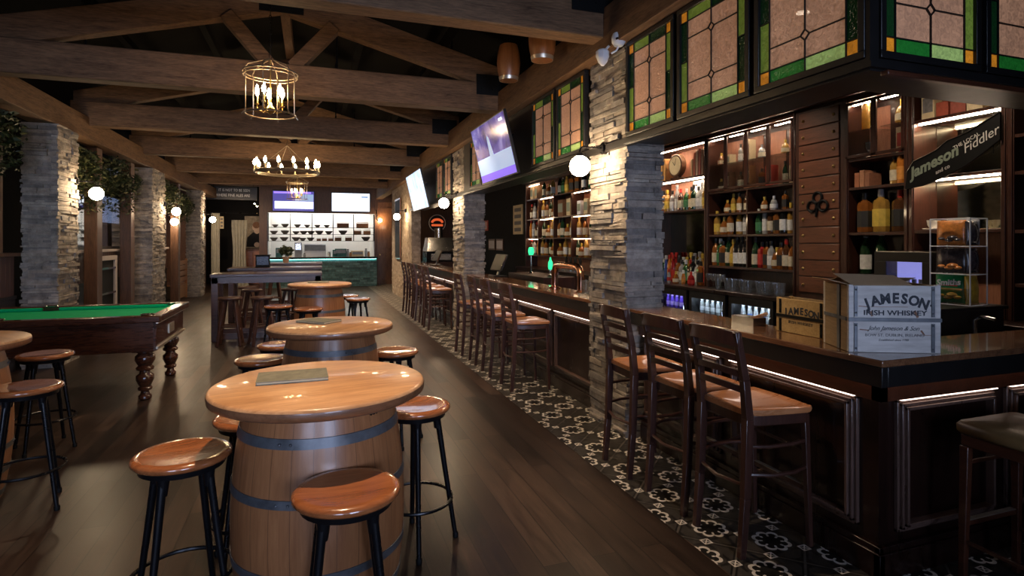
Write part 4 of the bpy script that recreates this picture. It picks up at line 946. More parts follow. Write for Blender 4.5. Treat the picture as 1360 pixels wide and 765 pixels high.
for k in range(9): MB().sphere((-0.008, -0.14 + (k % 3) * 0.14, 0.12 + (k // 3) * 0.12), 0.018, 8, 5).build('printed_mark', 'grey_ink', t)
# cabinet D
row(yD - 0.07, yD - 0.30, 2.68, 5.09, [('wine', 'golden', None, 'yellow')], 'behind the right cabinet left glass door', 'bottles in the right whisky cabinet')
put_bottle('squat', 'golden', 'cream', 'yellow', 5.13, yE + 0.15, 2.68, 'behind the right cabinet right glass door', 'bottles in the right whisky cabinet', 1.15)
casebox('gift_box', 'tall cream and red box behind the right glass door of the right cabinet', 'box', 5.13, yE + 0.12, 2.415, 0.10, 0.12, 0.235, 'cream_paper', 'gift boxes', 'red_paint')
t = thing('trophy_cup', 'silver cup behind the left glass door, lower shelf', 'cup', (5.12, yD - 0.17, 2.415))
MB().lathe([(0.04, 0), (0.035, 0.01), (0.008, 0.03), (0.008, 0.06), (0.035, 0.09), (0.045, 0.15), (0.042, 0.15)], 16).build('cup', 'steel', t)
for i, (w_, h, col, cn) in enumerate(((0.05, 0.14, (0.4, 0.14, 0.06), 'red-brown'), (0.05, 0.16, (0.45, 0.2, 0.1), 'orange-brown'), (0.05, 0.13, (0.3, 0.12, 0.06), 'dark brown'))):
    book('low %s book on the shelf below the two lit glass doors' % cn, yD - 0.12 - i * 0.055, 2.13, w_, h, col)
row(yE + 0.24, yE + 0.07, 2.13, 5.07, [('whisky', 'golden', 'cream', 'black'), wM], 'under the two lit glass doors', 'bottles in the right whisky cabinet', 0.85)
row(yD - 0.06, yE + 0.06, 1.69, 5.10, [('square', 'amber', 'black', 'black'), ('square', 'golden', 'yellow', 'grey'), ('square', 'brown', 'black', 'red')], 'on right cabinet middle shelf', 'bottles in the right whisky cabinet', 1.25)
row(yD - 0.06, yE + 0.26, 1.285, 5.10, [('wine', 'dark green', 'white', 'grey'), ('wine', 'dark green', 'white', 'grey')], 'on right cabinet bottom shelf', 'bottles in the right whisky cabinet', 1.15)
# cabinet E
casebox('gift_box', 'upright cream printed box above the fiddler sign', 'box', 5.10, yE - 0.13, 2.66, 0.10, 0.11, 0.24, 'cream_paper', 'gift boxes', 'grey_ink')
for i, (w_, h, col, cn) in enumerate(((0.10, 0.12, (0.3, 0.06, 0.03), 'dark red'), (0.12, 0.10, (0.25, 0.06, 0.04), 'maroon'), (0.12, 0.12, (0.5, 0.4, 0.25), 'pale'))):
    book('low %s book lying on the top shelf above the fiddler sign' % cn, yE - 0.27 - i * 0.125, 2.66, w_, h, col)
t = thing('tin_canister', 'golden round tin at the right end above the fiddler sign', 'tin', (5.10, yF_ + 0.12, 2.66))
MB().lathe([(0.075, 0), (0.078, 0.01), (0.078, 0.24), (0.075, 0.25)], 24).build('body', 'brass', t); MB().lathe([(0.081, 0.22), (0.081, 0.262), (0.02, 0.27)], 24).build('lid', 'brass', t)
def coffee_cup(label):
    t = thing('coffee_cup', label, 'cup', (0, 0, 0), 0, 'white coffee cups')
    MB().lathe([(0.001, 0.0), (0.075, 0.004), (0.085, 0.014), (0.082, 0.016), (0.03, 0.010)], 24).build('saucer', 'china', t)
    MB().lathe([(0.001, 0.012), (0.028, 0.014), (0.046, 0.045), (0.052, 0.085), (0.048, 0.085), (0.026, 0.02), (0.001, 0.018)], 24).build('cup', 'china', t)
    MB().tube([(0, -0.050, 0.072), (0, -0.075, 0.070), (0, -0.080, 0.05), (0, -0.065, 0.034), (0, -0.042, 0.034)], 0.005, 6).build('handle', 'china', t)
    return t
cc = coffee_cup('white coffee cup on a saucer, left one under the fiddler sign'); cc.location = (5.08, yE - 0.16, 1.70)
dup(cc, (5.08, yE - 0.38, 1.70), 1.2, 'white coffee cup on a saucer beside the snack packet stand')
# the black shaped sign, hung across the front of the bay
poly = [(0.74, -0.12), (0.72, 0.03), (0.66, 0.12), (0.56, 0.155), (0.47, 0.19), (0.38, 0.255), (0.30, 0.275), (0.22, 0.30), (0.10, 0.36), (0.0, 0.41), (0.0, 0.20), (0.12, 0.11), (0.24, 0.03), (0.40, -0.04), (0.58, -0.10)]
t = thing('fiddler_sign', 'black shaped sign with silver script lettering hanging in the mirrored bay', 'sign', (FX - 0.05, yF_ + 0.02, 2.18))
Myz = Matrix(((0, 0, 1, 0), (1, 0, 0, 0), (0, 1, 0, 0), (0, 0, 0, 1)))
MB().prism(poly, 0, 0.02, Myz).build('board', 'matt_black', t, bevel=0.002)
b = MB()
for p, q in zip(poly[1:9], poly[2:10]): b.bar((-0.004, p[0], p[1]), (-0.004, q[0], q[1]), 0.007, 0.008, up=(1, 0, 0))
b.build('silver_edge', 'steel', t)
sr = Vector((0, -1, 0.40)); su = Vector((0, 0.40, 1))
text('Jameson', 0.125, 'sage_text', (-0.003, 0.50, 0.085), sr, su, t, 'sign_lettering', shear=0.4, sx=1.0, bold=0.004)
text('and co', 0.045, 'silver_text', (-0.003, 0.42, 0.02), sr, su, t, 'sign_lettering', shear=0.2)
text('THE LOCAL', 0.040, 'silver_text', (-0.003, 0.235, 0.225), (0, -1, 0.45), (0, 0.45, 1), t, 'sign_lettering')
text('Fiddler', 0.10, 'silver_text', (-0.003, 0.14, 0.215), (0, -1, 0.50), (0, 0.50, 1), t, 'sign_lettering', shear=0.45)
for s_ in (0.05, 0.68): MB().tube([(0.01, s_, 0.1), (0.01, s_, 0.46)], 0.003, 6).build('hanger', 'black_metal', t)
# small fridge with violet light on the back counter
t = thing('small_fridge', 'small black countertop fridge glowing violet behind the crate', 'fridge', (4.74, 3.24, 1.0)); 
b = MB(); b.box(0, 0, 0, 0.26, 0.025, 0.51); b.box(0, 0.465, 0, 0.26, 0.49, 0.51); b.box(0, 0.025, 0.47, 0.26, 0.465, 0.51); b.box(0, 0.025, 0, 0.26, 0.465, 0.05); b.box(0.24, 0.025, 0.05, 0.26, 0.465, 0.47); b.build('body', 'black_paint', t, bevel=0.003)
MB().box(0.232, 0.025, 0.05, 0.239, 0.465, 0.47).build('backlight', 'violet_picture', t)
b = MB()
for (a, c, p, q) in ((0, 0.49, 0, 0.06), (0, 0.49, 0.43, 0.51), (0, 0.07, 0.06, 0.43), (0.38, 0.49, 0.06, 0.43)): b.box(-0.02, a, p, -0.001, c, q)
d = b.build('door', 'black_paint', t, bevel=0.003); MB().box(-0.012, 0.07, 0.06, -0.009, 0.38, 0.43).build('pane', 'pane_glass', d)
MB().box(0, 0, 0.511, 0.26, 0.49, 0.518).build('top_trim', 'steel', t)
for i in range(6):
    put_bottle('beer', ['clear', 'violet', 'clear', 'blue', 'clear', 'violet'][i], 'white', 'white', 4.88, 3.66 - i * 0.058, 1.052, '%s left, inside small violet fridge' % ORD[i], 'bottles in the small fridge', 1.05)
# bottles in the under-counter fridges
for i, (a, c) in enumerate(fr_spans[:4]):
    for k in range(6):
        kk = [('beer', 'violet', 'white', 'white'), ('beer', 'clear', 'blue', 'white'), ('beer', 'clear', 'white', 'white'), ('beer', 'green', 'green', 'white')][(0 if i == 2 else (1, 2, 0, 3)[i] if k % 2 else 2)]
        put_bottle(*kk, 4.87, c - 0.09 - k * 0.104, 0.668, '%s left, in %s' % (ORD[k], ['fridge nearest the crate', 'second fridge from the crate', 'violet lit fridge', 'fridge beside the near pillar'][i]), 'bottles in the fridges', 0.95)
# shelving between the pillars
rnd = [wA, wF, wC, wD, wE, wB, wG, wH, wL, wN, wI, wM]
bayn = ['column nearest pillar', 'second column', 'middle column', 'fourth column', 'farthest column']
bays = [(8.9, 9.65), (9.75, 10.55), (10.65, 11.45), (11.55, 12.35), (12.45, 13.1)]
k = 0
for bi, (a, c) in enumerate(bays):
    for zi, z in enumerate((1.285, 1.69, 2.14, 2.62)):
        nn = 4 if (bi + zi) % 2 else 3
        if (bi, zi) in ((2, 2), (1, 2), (4, 3), (0, 3)): continue
        sp = [rnd[(k * 5 + q * 3 + zi) % 12] for q in range(nn)]; k += 1
        row(c, a, z, 5.08, sp, 'on far niche %s shelf, %s' % (['lowest', 'second', 'third', 'top'][zi], bayn[bi]), 'bottles on the far niche shelves', 1.15)
for (y, z, w_, h, mt, nm) in ((12.95, 2.62, 0.16, 0.30, 'cream_paper', 'left of a pair of cream boxes on the far top shelf'), (12.68, 2.62, 0.16, 0.30, 'cardboard', 'right of a pair of boxes on the far top shelf'), (11.25, 2.14, 0.26, 0.36, 'basket', 'brown box in the middle niche column'), (10.85, 2.14, 0.18, 0.36, 'cream_paper', 'cream label box in the middle niche column'), (10.35, 2.14, 0.16, 0.28, 'white_plastic', 'white box in the lit upper niche near the pillar'), (10.05, 2.14, 0.16, 0.30, 'cream_paper', 'cream box in the lit upper niche near the pillar'), (9.35, 2.62, 0.1, 0.30, 'cream_paper', 'cream upright box on the top shelf by the globe lamp'), (9.18, 2.62, 0.1, 0.31, 'basket', 'brown upright box on the top shelf by the globe lamp')):
    casebox('gift_box', nm, 'box', 5.12, y, z, 0.14, w_, h, mt, 'boxes on the far niche shelves', 'sage_text')
for i in range(10):
    t = dup(g_p, (4.9 - (i % 2) * 0.07, 9.95 + i * 0.10, 1.0), 0, 'clear glass on the far back counter, %s from the stone pillar' % ORD[i], 'glasses on the far back counter')
# ================================================================ BARREL TABLES
def barrel_table(label):
    t = thing('barrel_table', label, 'table', (0, 0, 0), 0, 'barrel tables')
    pr = []
    N = 14
    for i in range(N + 1):
        z = 0.945 * i / N; s_ = (z - 0.4725) / 0.4725; pr.append((0.298 + 0.056 * (1 - s_ * s_), z))
    b = MB(); b.lathe(pr, 52)
    b.build('barrel', 'barrel_wood', t, ang=1.0)
    def rad(z): s_ = (z - 0.4725) / 0.4725; return 0.298 + 0.056 * (1 - s_ * s_)
    for z0, z1 in ((0.02, 0.06), (0.17, 0.205), (0.315, 0.35), (0.60, 0.635), (0.815, 0.855)):
        b = MB(); b.lathe([(rad(z0) + 0.001, z0), (rad(z0) + 0.004, z0 + 0.001), (rad(z1) + 0.004, z1 - 0.001), (rad(z1) + 0.001, z1)], 52, cap=False)
        for k in range(2): b.sphere(((rad(z0) + 0.005) * math.cos(-2.2 + k * 0.13), (rad(z0) + 0.005) * math.sin(-2.2 + k * 0.13), (z0 + z1) / 2), 0.006, 8, 5)
        b.build('hoop', 'hoop_metal', t)
    b = MB(); b.lathe([(0.30, 0.945), (0.425, 0.947), (0.440, 0.957), (0.4425, 0.972), (0.4405, 0.984)], 64); b.build('table_rim', 'table_edge_wood', t, ang=0.9)
    b = MB(); b.lathe([(0.4404, 0.9845), (0.437, 0.993), (0.428, 0.998), (0.001, 0.9985)], 64); b.build('tabletop', 'table_wood', t, ang=0.9)
    b = MB()
    for k in range(3): b.tube([((rad(0.91) - 0.002) * math.cos(-1.06 + k * 0.05), (rad(0.91) - 0.002) * math.sin(-1.06 + k * 0.05), 0.905), ((rad(0.91) + 0.003) * math.cos(-1.06 + k * 0.05), (rad(0.91) + 0.003) * math.sin(-1.06 + k * 0.05), 0.905)], 0.007, 8)
    b.build('bung_hole', 'matt_black', t)
    return t
bt = barrel_table('whole nearest barrel table in the foreground with a menu on its round top'); bt.location = (0.04, 2.61, 0); bt.rotation_euler.z = 0.15
dup(bt, (0.14, 4.40, 0), 0.9, 'middle barrel table, directly behind the nearest one')
dup(bt, (0.125, 8.75, 0), 1.8, 'farthest barrel table, beside the tall wooden tables')
dup(bt, (-2.13, 4.41, 0), 2.4, 'barrel table cut off by the left edge in front of the pool table')
def menu(label, x, y, rz, w_=0.29, d_=0.20):
    t = thing('menu', label, 'menu', (x, y, 0.9992), rz, 'menus on the barrel tables')
    MB().box(-w_ / 2, -d_ / 2, 0, w_ / 2, d_ / 2, 0.004).build('back_cover', 'menu_cover', t, bevel=0.001)
    MB().box(-w_ / 2 + 0.004, -d_ / 2 + 0.004, 0.0042, w_ / 2 - 0.002, d_ / 2 - 0.004, 0.0102).build('pages', 'cream_paper', t)
    b = MB(); b.box(-w_ / 2, -d_ / 2, 0.0104, w_ / 2, d_ / 2, 0.0144); b.build('front_cover', 'menu_cover', t, bevel=0.001)
    return t
menu('menu booklet lying on the nearest barrel table', -0.075, 2.70, 0.02)
menu('menu booklet lying on the middle barrel table', 0.055, 4.53, -0.75, 0.27, 0.19)
menu('menu booklet lying on the farthest barrel table', 0.10, 8.90, 0.1)

# ================================================================ ROUND METAL LEG STOOLS
def stool(label):
    t = thing('round_stool', label, 'stool', (0, 0, 0), 0, 'round seat stools with black legs')
    b = MB(); b.lathe([(0.150, 0.700), (0.176, 0.703), (0.186, 0.714), (0.184, 0.727), (0.172, 0.735), (0.150, 0.7345), (0.08, 0.727), (0.001, 0.725)], 40); b.build('seat', 'stool_seat_wood', t, ang=1.2)
    b = MB(); b.lathe([(0.145, 0.672), (0.158, 0.676), (0.162, 0.699), (0.001, 0.6995)], 32); b.build('seat_ring', 'black_metal', t)
    for k in range(4):
        a = PI / 4 + k * PI / 2; cx, cy = math.cos(a), math.sin(a)
        b = MB(); b.tube([(0.115 * cx, 0.115 * cy, 0.674), (0.155 * cx, 0.155 * cy, 0.40), (0.215 * cx, 0.215 * cy, 0.012)], [0.0165, 0.0145, 0.012], 10)
        b.tube([(0.115 * cx, 0.115 * cy, 0.60), (0.114 * cx, 0.114 * cy, 0.674)], [0.016, 0.026], 10); l_ = b.build('leg', 'black_metal', t)
        MB().lathe([(0.015, 0), (0.016, 0.02), (0.013, 0.028)], 10, (0.216 * cx, 0.216 * cy, 0)).build('foot_cap', 'matt_black', l_)
    MB().torus((0, 0, 0.235), 0.193, 0.009, 40, 8).build('foot_ring', 'black_metal', t)
    return t
st = stool('round wooden stool nearest the viewer, in front of the first barrel table'); st.location = (0.12, 2.10, 0)
ST = [((-0.50, 2.68), 0.35, 'round wooden stool left of the nearest barrel table'), ((0.525, 3.05), 0.7, 'round wooden stool right of the nearest barrel table'), ((-0.27, 3.13), 0.2, 'round stool peeping out behind the left of the nearest barrel table'),
      ((-0.35, 4.64), 0.5, 'round stool left of the middle barrel table, nearer of two'), ((-0.247, 5.24), 0.1, 'round stool left of the middle barrel table, farther of two'), ((0.635, 4.63), 0.9, 'round stool right of the middle barrel table'),
      ((-1.62, 4.22), 0.3, 'round stool against the cut off barrel table at the left edge'), ((-1.95, 5.40), 0.55, 'round stool standing before the pool table'),
      ((-0.03, 7.95), 0.2, 'round stool in front of the farthest barrel table'), ((-0.42, 8.40), 0.7, 'round stool between the farthest barrel table and the tall table'), ((0.68, 9.05), 0.4, 'round stool right of the farthest barrel table'), ((0.55, 9.65), 0.1, 'round stool almost hidden behind the farthest barrel table')]
for (p, rz, lb) in ST: dup(st, (p[0], p[1], 0), rz, lb)

# ================================================================ LADDERBACK BAR CHAIRS
def bar_chair(label):
    """faces +x; origin on the floor under the seat centre"""
    t = thing('bar_chair', label, 'chair', (0, 0, 0), 0, 'ladderback bar chairs')
    hw = 0.195
    # seat: rounded trapezoid with a scooped top
    def outline(k=1.0):
        pts = [(-0.185, -0.165), (-0.19, 0), (-0.185, 0.165), (-0.10, 0.195), (0.05, 0.215), (0.17, 0.225), (0.205, 0.205), (0.218, 0.0), (0.205, -0.205), (0.17, -0.225), (0.05, -0.215), (-0.10, -0.195)]
        return [(x * k, y * k) for x, y in pts]
    b = MB(); n = 12; o = outline()
    rings = [(1.0, 0.712), (1.012, 0.725), (1.0, 0.740), (0.93, 0.743), (0.72, 0.733), (0.40, 0.728)]
    vs = []; fs = []
    for k, z in rings: vs += [(x * k, y * k, z) for x, y in o]
    vs.append((0, 0, 0.729)); c_ = len(vs) - 1
    for i in range(len(rings) - 1):
        for j in range(n): fs.append((i * n + (j + 1) % n, i * n + j, (i + 1) * n + j, (i + 1) * n + (j + 1) % n))
    L = (len(rings) - 1) * n
    for j in range(n): fs.append((L + (j + 1) % n, L + j, c_))
    fs.append(tuple(range(n)))
    b.add(vs, fs); b.build('seat', 'chair_seat_wood', t, ang=0.9)
    b = MB(); ap = outline(0.95)
    b.prism(ap[::-1], 0.655, 0.711); b.build('apron', 'chair_wood', t, bevel=0.006)
    for s_ in (-1, 1):
        b = MB(); b.bar((0.175, s_ * 0.19, 0.70), (0.20, s_ * 0.20, 0.0), 0.034, 0.034, w1=0.026, h1=0.026, up=(1, 0, 0)); b.build('leg', 'chair_wood', t, bevel=0.004)
        # rear post: foot kicks back, top leans back
        b = MB(); pts = [(-0.225, 0.0, 0.036, 0.030), (-0.200, 0.30, 0.042, 0.036), (-0.185, 0.70, 0.046, 0.040), (-0.205, 0.90, 0.040, 0.034), (-0.255, 1.145, 0.034, 0.026)]
        for p, q in zip(pts, pts[1:]):
            b.bar((p[0], s_ * 0.178, p[1]), (q[0], s_ * (0.178), q[1]), p[3], p[2], up=(1, 0, 0), w1=q[3], h1=q[2])
        b.build('leg', 'chair_wood', t, bevel=0.003)
    def slat(z, h, x0, bowd, th=0.016, w_=hw - 0.005):
        b = MB(); n = 8; vs = []; fs = []
        for i in range(n + 1):
            y = -w_ + 2 * w_ * i / n; c_ = -bowd * (1 - (y / w_) ** 2); hh = h * (0.5 + 0.0 * i)
            for dx, dz in ((-th / 2, -hh), (th / 2, -hh), (th / 2, hh), (-th / 2, hh)): vs.append((x0 + c_ + dx, y, z + dz + 0.012 * (1 - (y / w_) ** 2)))
        for i in range(n):
            for k in range(4): fs.append((i * 4 + k, i * 4 + (k + 1) % 4, (i + 1) * 4 + (k + 1) % 4, (i + 1) * 4 + k))
        fs += [(3, 2, 1, 0), tuple(n * 4 + k for k in range(4))]
        b.add(vs, fs); return b
    slat(1.105, 0.075, -0.248, 0.035, 0.02, hw + 0.002).build('top_rail', 'chair_wood', t, bevel=0.003)
    for z, x0 in ((1.005, -0.228), (0.925, -0.212), (0.845, -0.200)): slat(z, 0.034, x0, 0.03).build('slat', 'chair_wood', t, bevel=0.002)
    for s_ in (-1, 1):
        for z, bo in ((0.42, 0.045), (0.56, 0.03)):
            b = MB(); b.tube([(-0.195, s_ * 0.178, z), (-0.08, s_ * (0.185 + bo), z), (0.06, s_ * (0.19 + bo), z), (0.185, s_ * 0.193, z)], 0.0105, 8); b.build('stretcher', 'chair_wood', t)
    b = MB(); b.bar((0.193, -0.195, 0.30), (0.193, 0.195, 0.30), 0.024, 0.026); fr = b.build('footrest', 'chair_wood', t, bevel=0.003)
    MB().box(0.180, -0.18, 0.3135, 0.206, 0.18, 0.316).build('footrest_plate', 'bright_worn_metal', fr)
    for z in (0.50,): MB().tube([(0.187, -0.19, z), (0.187, 0.19, z)], 0.010, 8).build('stretcher', 'chair_wood', t)
    for z in (0.36,): MB().tube([(-0.195, -0.178, z), (-0.235, 0, z), (-0.195, 0.178, z)], 0.010, 8).build('stretcher', 'chair_wood', t)
    return t
ch = bar_chair('ladderback bar chair nearest the viewer, first of the three at the near bar'); ch.location = (2.275, 2.52, 0)
CH = [((2.27, 3.005), 'middle ladderback chair of the three at the near bar'), ((2.255, 3.55), 'ladderback bar chair closest to the nearest stone pillar'),
      ((2.24, 5.93), 'nearest of the four chairs between the two stone pillars'), ((2.22, 6.62), 'second of the four chairs between the two stone pillars'), ((2.24, 7.30), 'third of the four chairs between the two stone pillars'), ((2.22, 7.98), 'farthest of the four chairs between the two stone pillars'),
      ((2.22, 10.45), 'nearest chair of the row beyond the middle stone pillar'), ((2.24, 11.1), 'second chair of the row beyond the middle stone pillar'), ((2.22, 11.75), 'third chair of the row beyond the middle stone pillar'), ((2.24, 12.4), 'fourth chair of the row beyond the middle stone pillar'), ((2.22, 13.05), 'farthest chair of the row beyond the middle stone pillar')]
for i, (p, lb) in enumerate(CH): dup(ch, (p[0], p[1], 0), U(-0.05, 0.05), lb)

# padded stools at the right end
def padded_stool(label):
    t = thing('padded_bar_stool', label, 'stool', (0, 0, 0), 0, 'padded stools at the bar end')
    b = MB(); o = [(-0.20, -0.20), (0.20, -0.20), (0.215, 0), (0.205, 0.19), (0.18, 0.205), (-0.18, 0.205), (-0.205, 0.19), (-0.215, 0)]
    vs = []; fs = []; n = 8; rings = [(0.97, 0.715), (1.03, 0.73), (1.04, 0.755), (0.98, 0.772), (0.6, 0.785)]
    for k, z in rings: vs += [(x * k, y * k, z) for x, y in o]
    vs.append((0, 0, 0.787))
    for i in range(len(rings) - 1):
        for j in range(n): fs.append((i * n + j, i * n + (j + 1) % n, (i + 1) * n + (j + 1) % n, (i + 1) * n + j))
    for j in range(n): fs.append(((len(rings) - 1) * n + j, (len(rings) - 1) * n + (j + 1) % n, len(vs) - 1))
    fs.append(tuple(range(n - 1, -1, -1))); b.add(vs, fs); b.build('cushion', 'brown_leather', t, ang=1.2)
    b = MB(); b.box(-0.195, -0.19, 0.66, 0.195, 0.19, 0.714); b.build('seat_frame', 'bar_red_wood', t, bevel=0.005)
    for sx in (-1, 1):
        for sy in (-1, 1):
            b = MB(); b.bar((sx * 0.18, sy * 0.175, 0.66), (sx * 0.19, sy * 0.185, 0), 0.038, 0.038, w1=0.028, h1=0.028, up=(0, 1, 0)); b.build('leg', 'bar_red_wood', t, bevel=0.004)
    for (p, q, w_) in (((-0.185, 0.185, 0.30), (0.185, 0.185, 0.30), 0.024), ((-0.185, -0.185, 0.36), (0.185, -0.185, 0.36), 0.02), ((-0.187, -0.185, 0.22), (-0.187, 0.185, 0.22), 0.016), ((0.187, -0.185, 0.22), (0.187, 0.185, 0.22), 0.016), ((-0.183, 0.18, 0.58), (0.183, 0.18, 0.58), 0.016)):
        b = MB(); b.bar(p, q, w_); s_ = b.build('stretcher', 'bar_red_wood', t, bevel=0.003)
    MB().box(-0.17, 0.172, 0.3125, 0.17, 0.198, 0.315).build('footrest_plate', 'bright_worn_metal', t)
    return t
ps = padded_stool('padded brown bar stool at the right end of the bar, closest to the corner'); ps.location = (3.03, 1.62, 0)
dup(ps, (3.62, 1.66, 0), 0, 'padded bar stool cut off by the right edge of the picture')

# ================================================================ POOL TABLE
px0, px1, py0, py1 = -4.15, -1.42, 6.55, 8.0
pt = thing('pool_table', 'green cloth pool table with dark carved legs on the left', 'pool table', ((px0 + px1) / 2, (py0 + py1) / 2, 0)); hx, hy = (px1 - px0) / 2, (py1 - py0) / 2
MB().box(-hx + 0.13, -hy + 0.13, 0.80, hx - 0.13, hy - 0.13, 0.815).build('playing_cloth', 'green_baize', pt)
b = MB()
for (x0, y0, x1, y1) in ((-hx + 0.20, -hy + 0.11, -0.08, -hy + 0.16), (0.08, -hy + 0.11, hx - 0.20, -hy + 0.16), (-hx + 0.20, hy - 0.16, -0.08, hy - 0.11), (0.08, hy - 0.16, hx - 0.20, hy - 0.11), (-hx + 0.11, -hy + 0.20, -hx + 0.16, hy - 0.20), (hx - 0.16, -hy + 0.20, hx - 0.11, hy - 0.20)): b.box(x0, y0, 0.815, x1, y1, 0.850)
b.build('cushion', 'green_baize', pt, bevel=0.008)
for (x0, y0, x1, y1) in ((-hx, -hy, hx, -hy + 0.11), (-hx, hy - 0.11, hx, hy), (-hx, -hy + 0.11, -hx + 0.11, hy - 0.11), (hx - 0.11, -hy + 0.11, hx, hy - 0.11)):
    MB().box(x0, y0, 0.795, x1, y1, 0.862).build('rail', 'pool_wood', pt, bevel=0.010)
for (x, y) in ((-hx + 0.14, -hy + 0.14), (hx - 0.14, -hy + 0.14), (0, -hy + 0.11), (0, hy - 0.11), (-hx + 0.14, hy - 0.14), (hx - 0.14, hy - 0.14)):
    b = MB(); b.lathe([(0.058, -0.004), (0.058, 0.004), (0.001, 0.004)], 20, (x, y, 0.862)); b.build('pocket', 'matt_black', pt)
    MB().torus((x, y, 0.866), 0.060, 0.006, 24, 6).build('pocket_rim', 'chrome', pt)
b = MB()
for (x0, y0, x1, y1) in ((-hx + 0.07, -hy + 0.05, hx - 0.07, -hy + 0.09), (-hx + 0.07, hy - 0.09, hx - 0.07, hy - 0.05), (hx - 0.09, -hy + 0.09, hx - 0.05, hy - 0.09), (-hx + 0.05, -hy + 0.09, -hx + 0.09, hy - 0.09)): b.box(x0, y0, 0.50, x1, y1, 0.795)
b.box(-hx + 0.09, -hy + 0.09, 0.50, hx - 0.09, hy - 0.09, 0.53); b.build('cabinet', 'pool_wood', pt, bevel=0.005)
b = MB(); 
for z in (0.775, 0.52):
    b.box(hx - 0.05, -hy + 0.06, z, hx - 0.03, hy - 0.06, z + 0.022)
b.box(hx - 0.05, -0.12, 0.60, hx - 0.042, 0.12, 0.70); b.build('end_trim', 'bright_worn_metal', pt)
for sx in (-1, 1):
    for sy in (-1, 1):
        lx, ly = sx * (hx - 0.17), sy * (hy - 0.17)
        b = MB(); b.box(lx - 0.095, ly - 0.095, 0.49, lx + 0.095, ly + 0.095, 0.79); b.build('leg_block', 'pool_wood', pt, bevel=0.008)
        b = MB(); b.lathe([(0.04, 0.0), (0.058, 0.012), (0.060, 0.04), (0.042, 0.06), (0.036, 0.085), (0.062, 0.10), (0.066, 0.12), (0.050, 0.135), (0.062, 0.16), (0.082, 0.205), (0.080, 0.245), (0.052, 0.27), (0.048, 0.29), (0.078, 0.305), (0.082, 0.325), (0.060, 0.345), (0.072, 0.365), (0.092, 0.405), (0.088, 0.445), (0.060, 0.47), (0.085, 0.485), (0.085, 0.495)], 24, (lx, ly, 0)); b.build('leg', 'pool_wood', pt, ang=0.8)
b = MB(); b.box(-0.22, -hy + 0.038, 0.715, -0.12, -hy + 0.05, 0.745); b.build('maker_plate', 'chrome', pt)
MB().box(-0.26, -hy + 0.040, 0.62, -0.22, -hy + 0.05, 0.65).build('coin_slot', 'chrome', pt); MB().box(-0.08, -hy + 0.04, 0.61, 0.0, -hy + 0.05, 0.65).build('coin_slot', 'chrome', pt)

# ================================================================ TALL WOODEN TABLES AND STOOLS
def tall_table(label, x0, x1, y0, y1, h):
    t = thing('tall_table', label, 'table', ((x0 + x1) / 2, (y0 + y1) / 2, 0), 0, 'tall wooden tables'); hx, hy = (x1 - x0) / 2, (y1 - y0) / 2
    MB().box(-hx, -hy, h - 0.05, hx, hy, h).build('tabletop', 'tall_table_wood', t, bevel=0.008)
    b = MB(); b.box(-hx + 0.02, -hy + 0.02, h - 0.15, hx - 0.02, -hy + 0.05, h - 0.051); b.box(-hx + 0.02, hy - 0.05, h - 0.15, hx - 0.02, hy - 0.02, h - 0.051); b.build('apron', 'tall_table_wood', t)
    for sx in (-1, 1):
        for sy in (-1, 1):
            MB().box(sx * (hx - 0.02), sy * (hy - 0.02), 0, sx * (hx - 0.12), sy * (hy - 0.12), h - 0.051).build('leg', 'tall_table_wood', t, bevel=0.006)
        MB().box(sx * (hx - 0.04), -hy + 0.12, 0.10, sx * (hx - 0.10), hy - 0.12, 0.20).build('foot_rail', 'tall_table_wood', t)
    for sy in (-1, 1): MB().box(-hx + 0.12, sy * (hy - 0.04), 0.03, hx - 0.12, sy * (hy - 0.10), 0.12).build('foot_rail', 'tall_table_wood', t)
tall_table('nearest tall dark wooden table with wooden stools along it', -1.52, 0.18, 10.15, 10.85, 1.08)
tall_table('second tall dark wooden table, behind the nearest tall table', -1.55, 0.22, 12.4, 13.1, 1.08)
tall_table('farthest tall wooden table, in front of the lit kitchen counter', -1.2, 0.27, 14.9, 15.6, 1.08)
def wood_stool(label):
    t = thing('wooden_stool', label, 'stool', (0, 0, 0), 0, 'tall wooden stools')
    b = MB(); b.lathe([(0.15, 0.70), (0.168, 0.71), (0.17, 0.735), (0.155, 0.748), (0.001, 0.744)], 28); b.build('seat', 'tall_table_wood', t, ang=1.0)
    for k in range(4):
        a = PI / 4 + k * PI / 2; cx, cy = math.cos(a), math.sin(a)
        b = MB(); b.bar((0.10 * cx, 0.10 * cy, 0.70), (0.23 * cx, 0.23 * cy, 0.0), 0.048, 0.048, up=(cx, cy, 0.01), w1=0.036, h1=0.036); b.build('leg', 'tall_table_wood', t, bevel=0.005)
    for k in range(4):
        a = PI / 4 + k * PI / 2; a2 = a + PI / 2; r = 0.185 if k % 2 else 0.175; z = 0.24 if k % 2 else 0.30
        MB().tube([(r * math.cos(a), r * math.sin(a), z), (r * math.cos(a2), r * math.sin(a2), z)], 0.014, 8).build('stretcher', 'tall_table_wood', t)
    return t
ws = wood_stool('left dark wooden stool in front of the nearest tall table'); ws.location = (-1.18, 9.80, 0)
for (p, rz, lb) in (((-0.72, 9.72), 0.3, 'right dark wooden stool in front of the nearest tall table'), ((-1.0, 11.3), 0.2, 'wooden stool seen under the nearest tall table, left'), ((-0.35, 11.3), 0.6, 'wooden stool seen under the nearest tall table, right'), ((-1.15, 12.0), 0.1, 'wooden stool at the second tall table, left end'), ((-0.15, 12.0), 0.5, 'wooden stool at the second tall table, right end'), ((-0.8, 14.4), 0.2, 'wooden stool before the farthest tall table')):
    dup(ws, (p[0], p[1], 0), rz, lb)
t = thing('menu_box', 'black upright menu box standing on the second tall table', 'box', (-0.92, 12.6, 1.081))
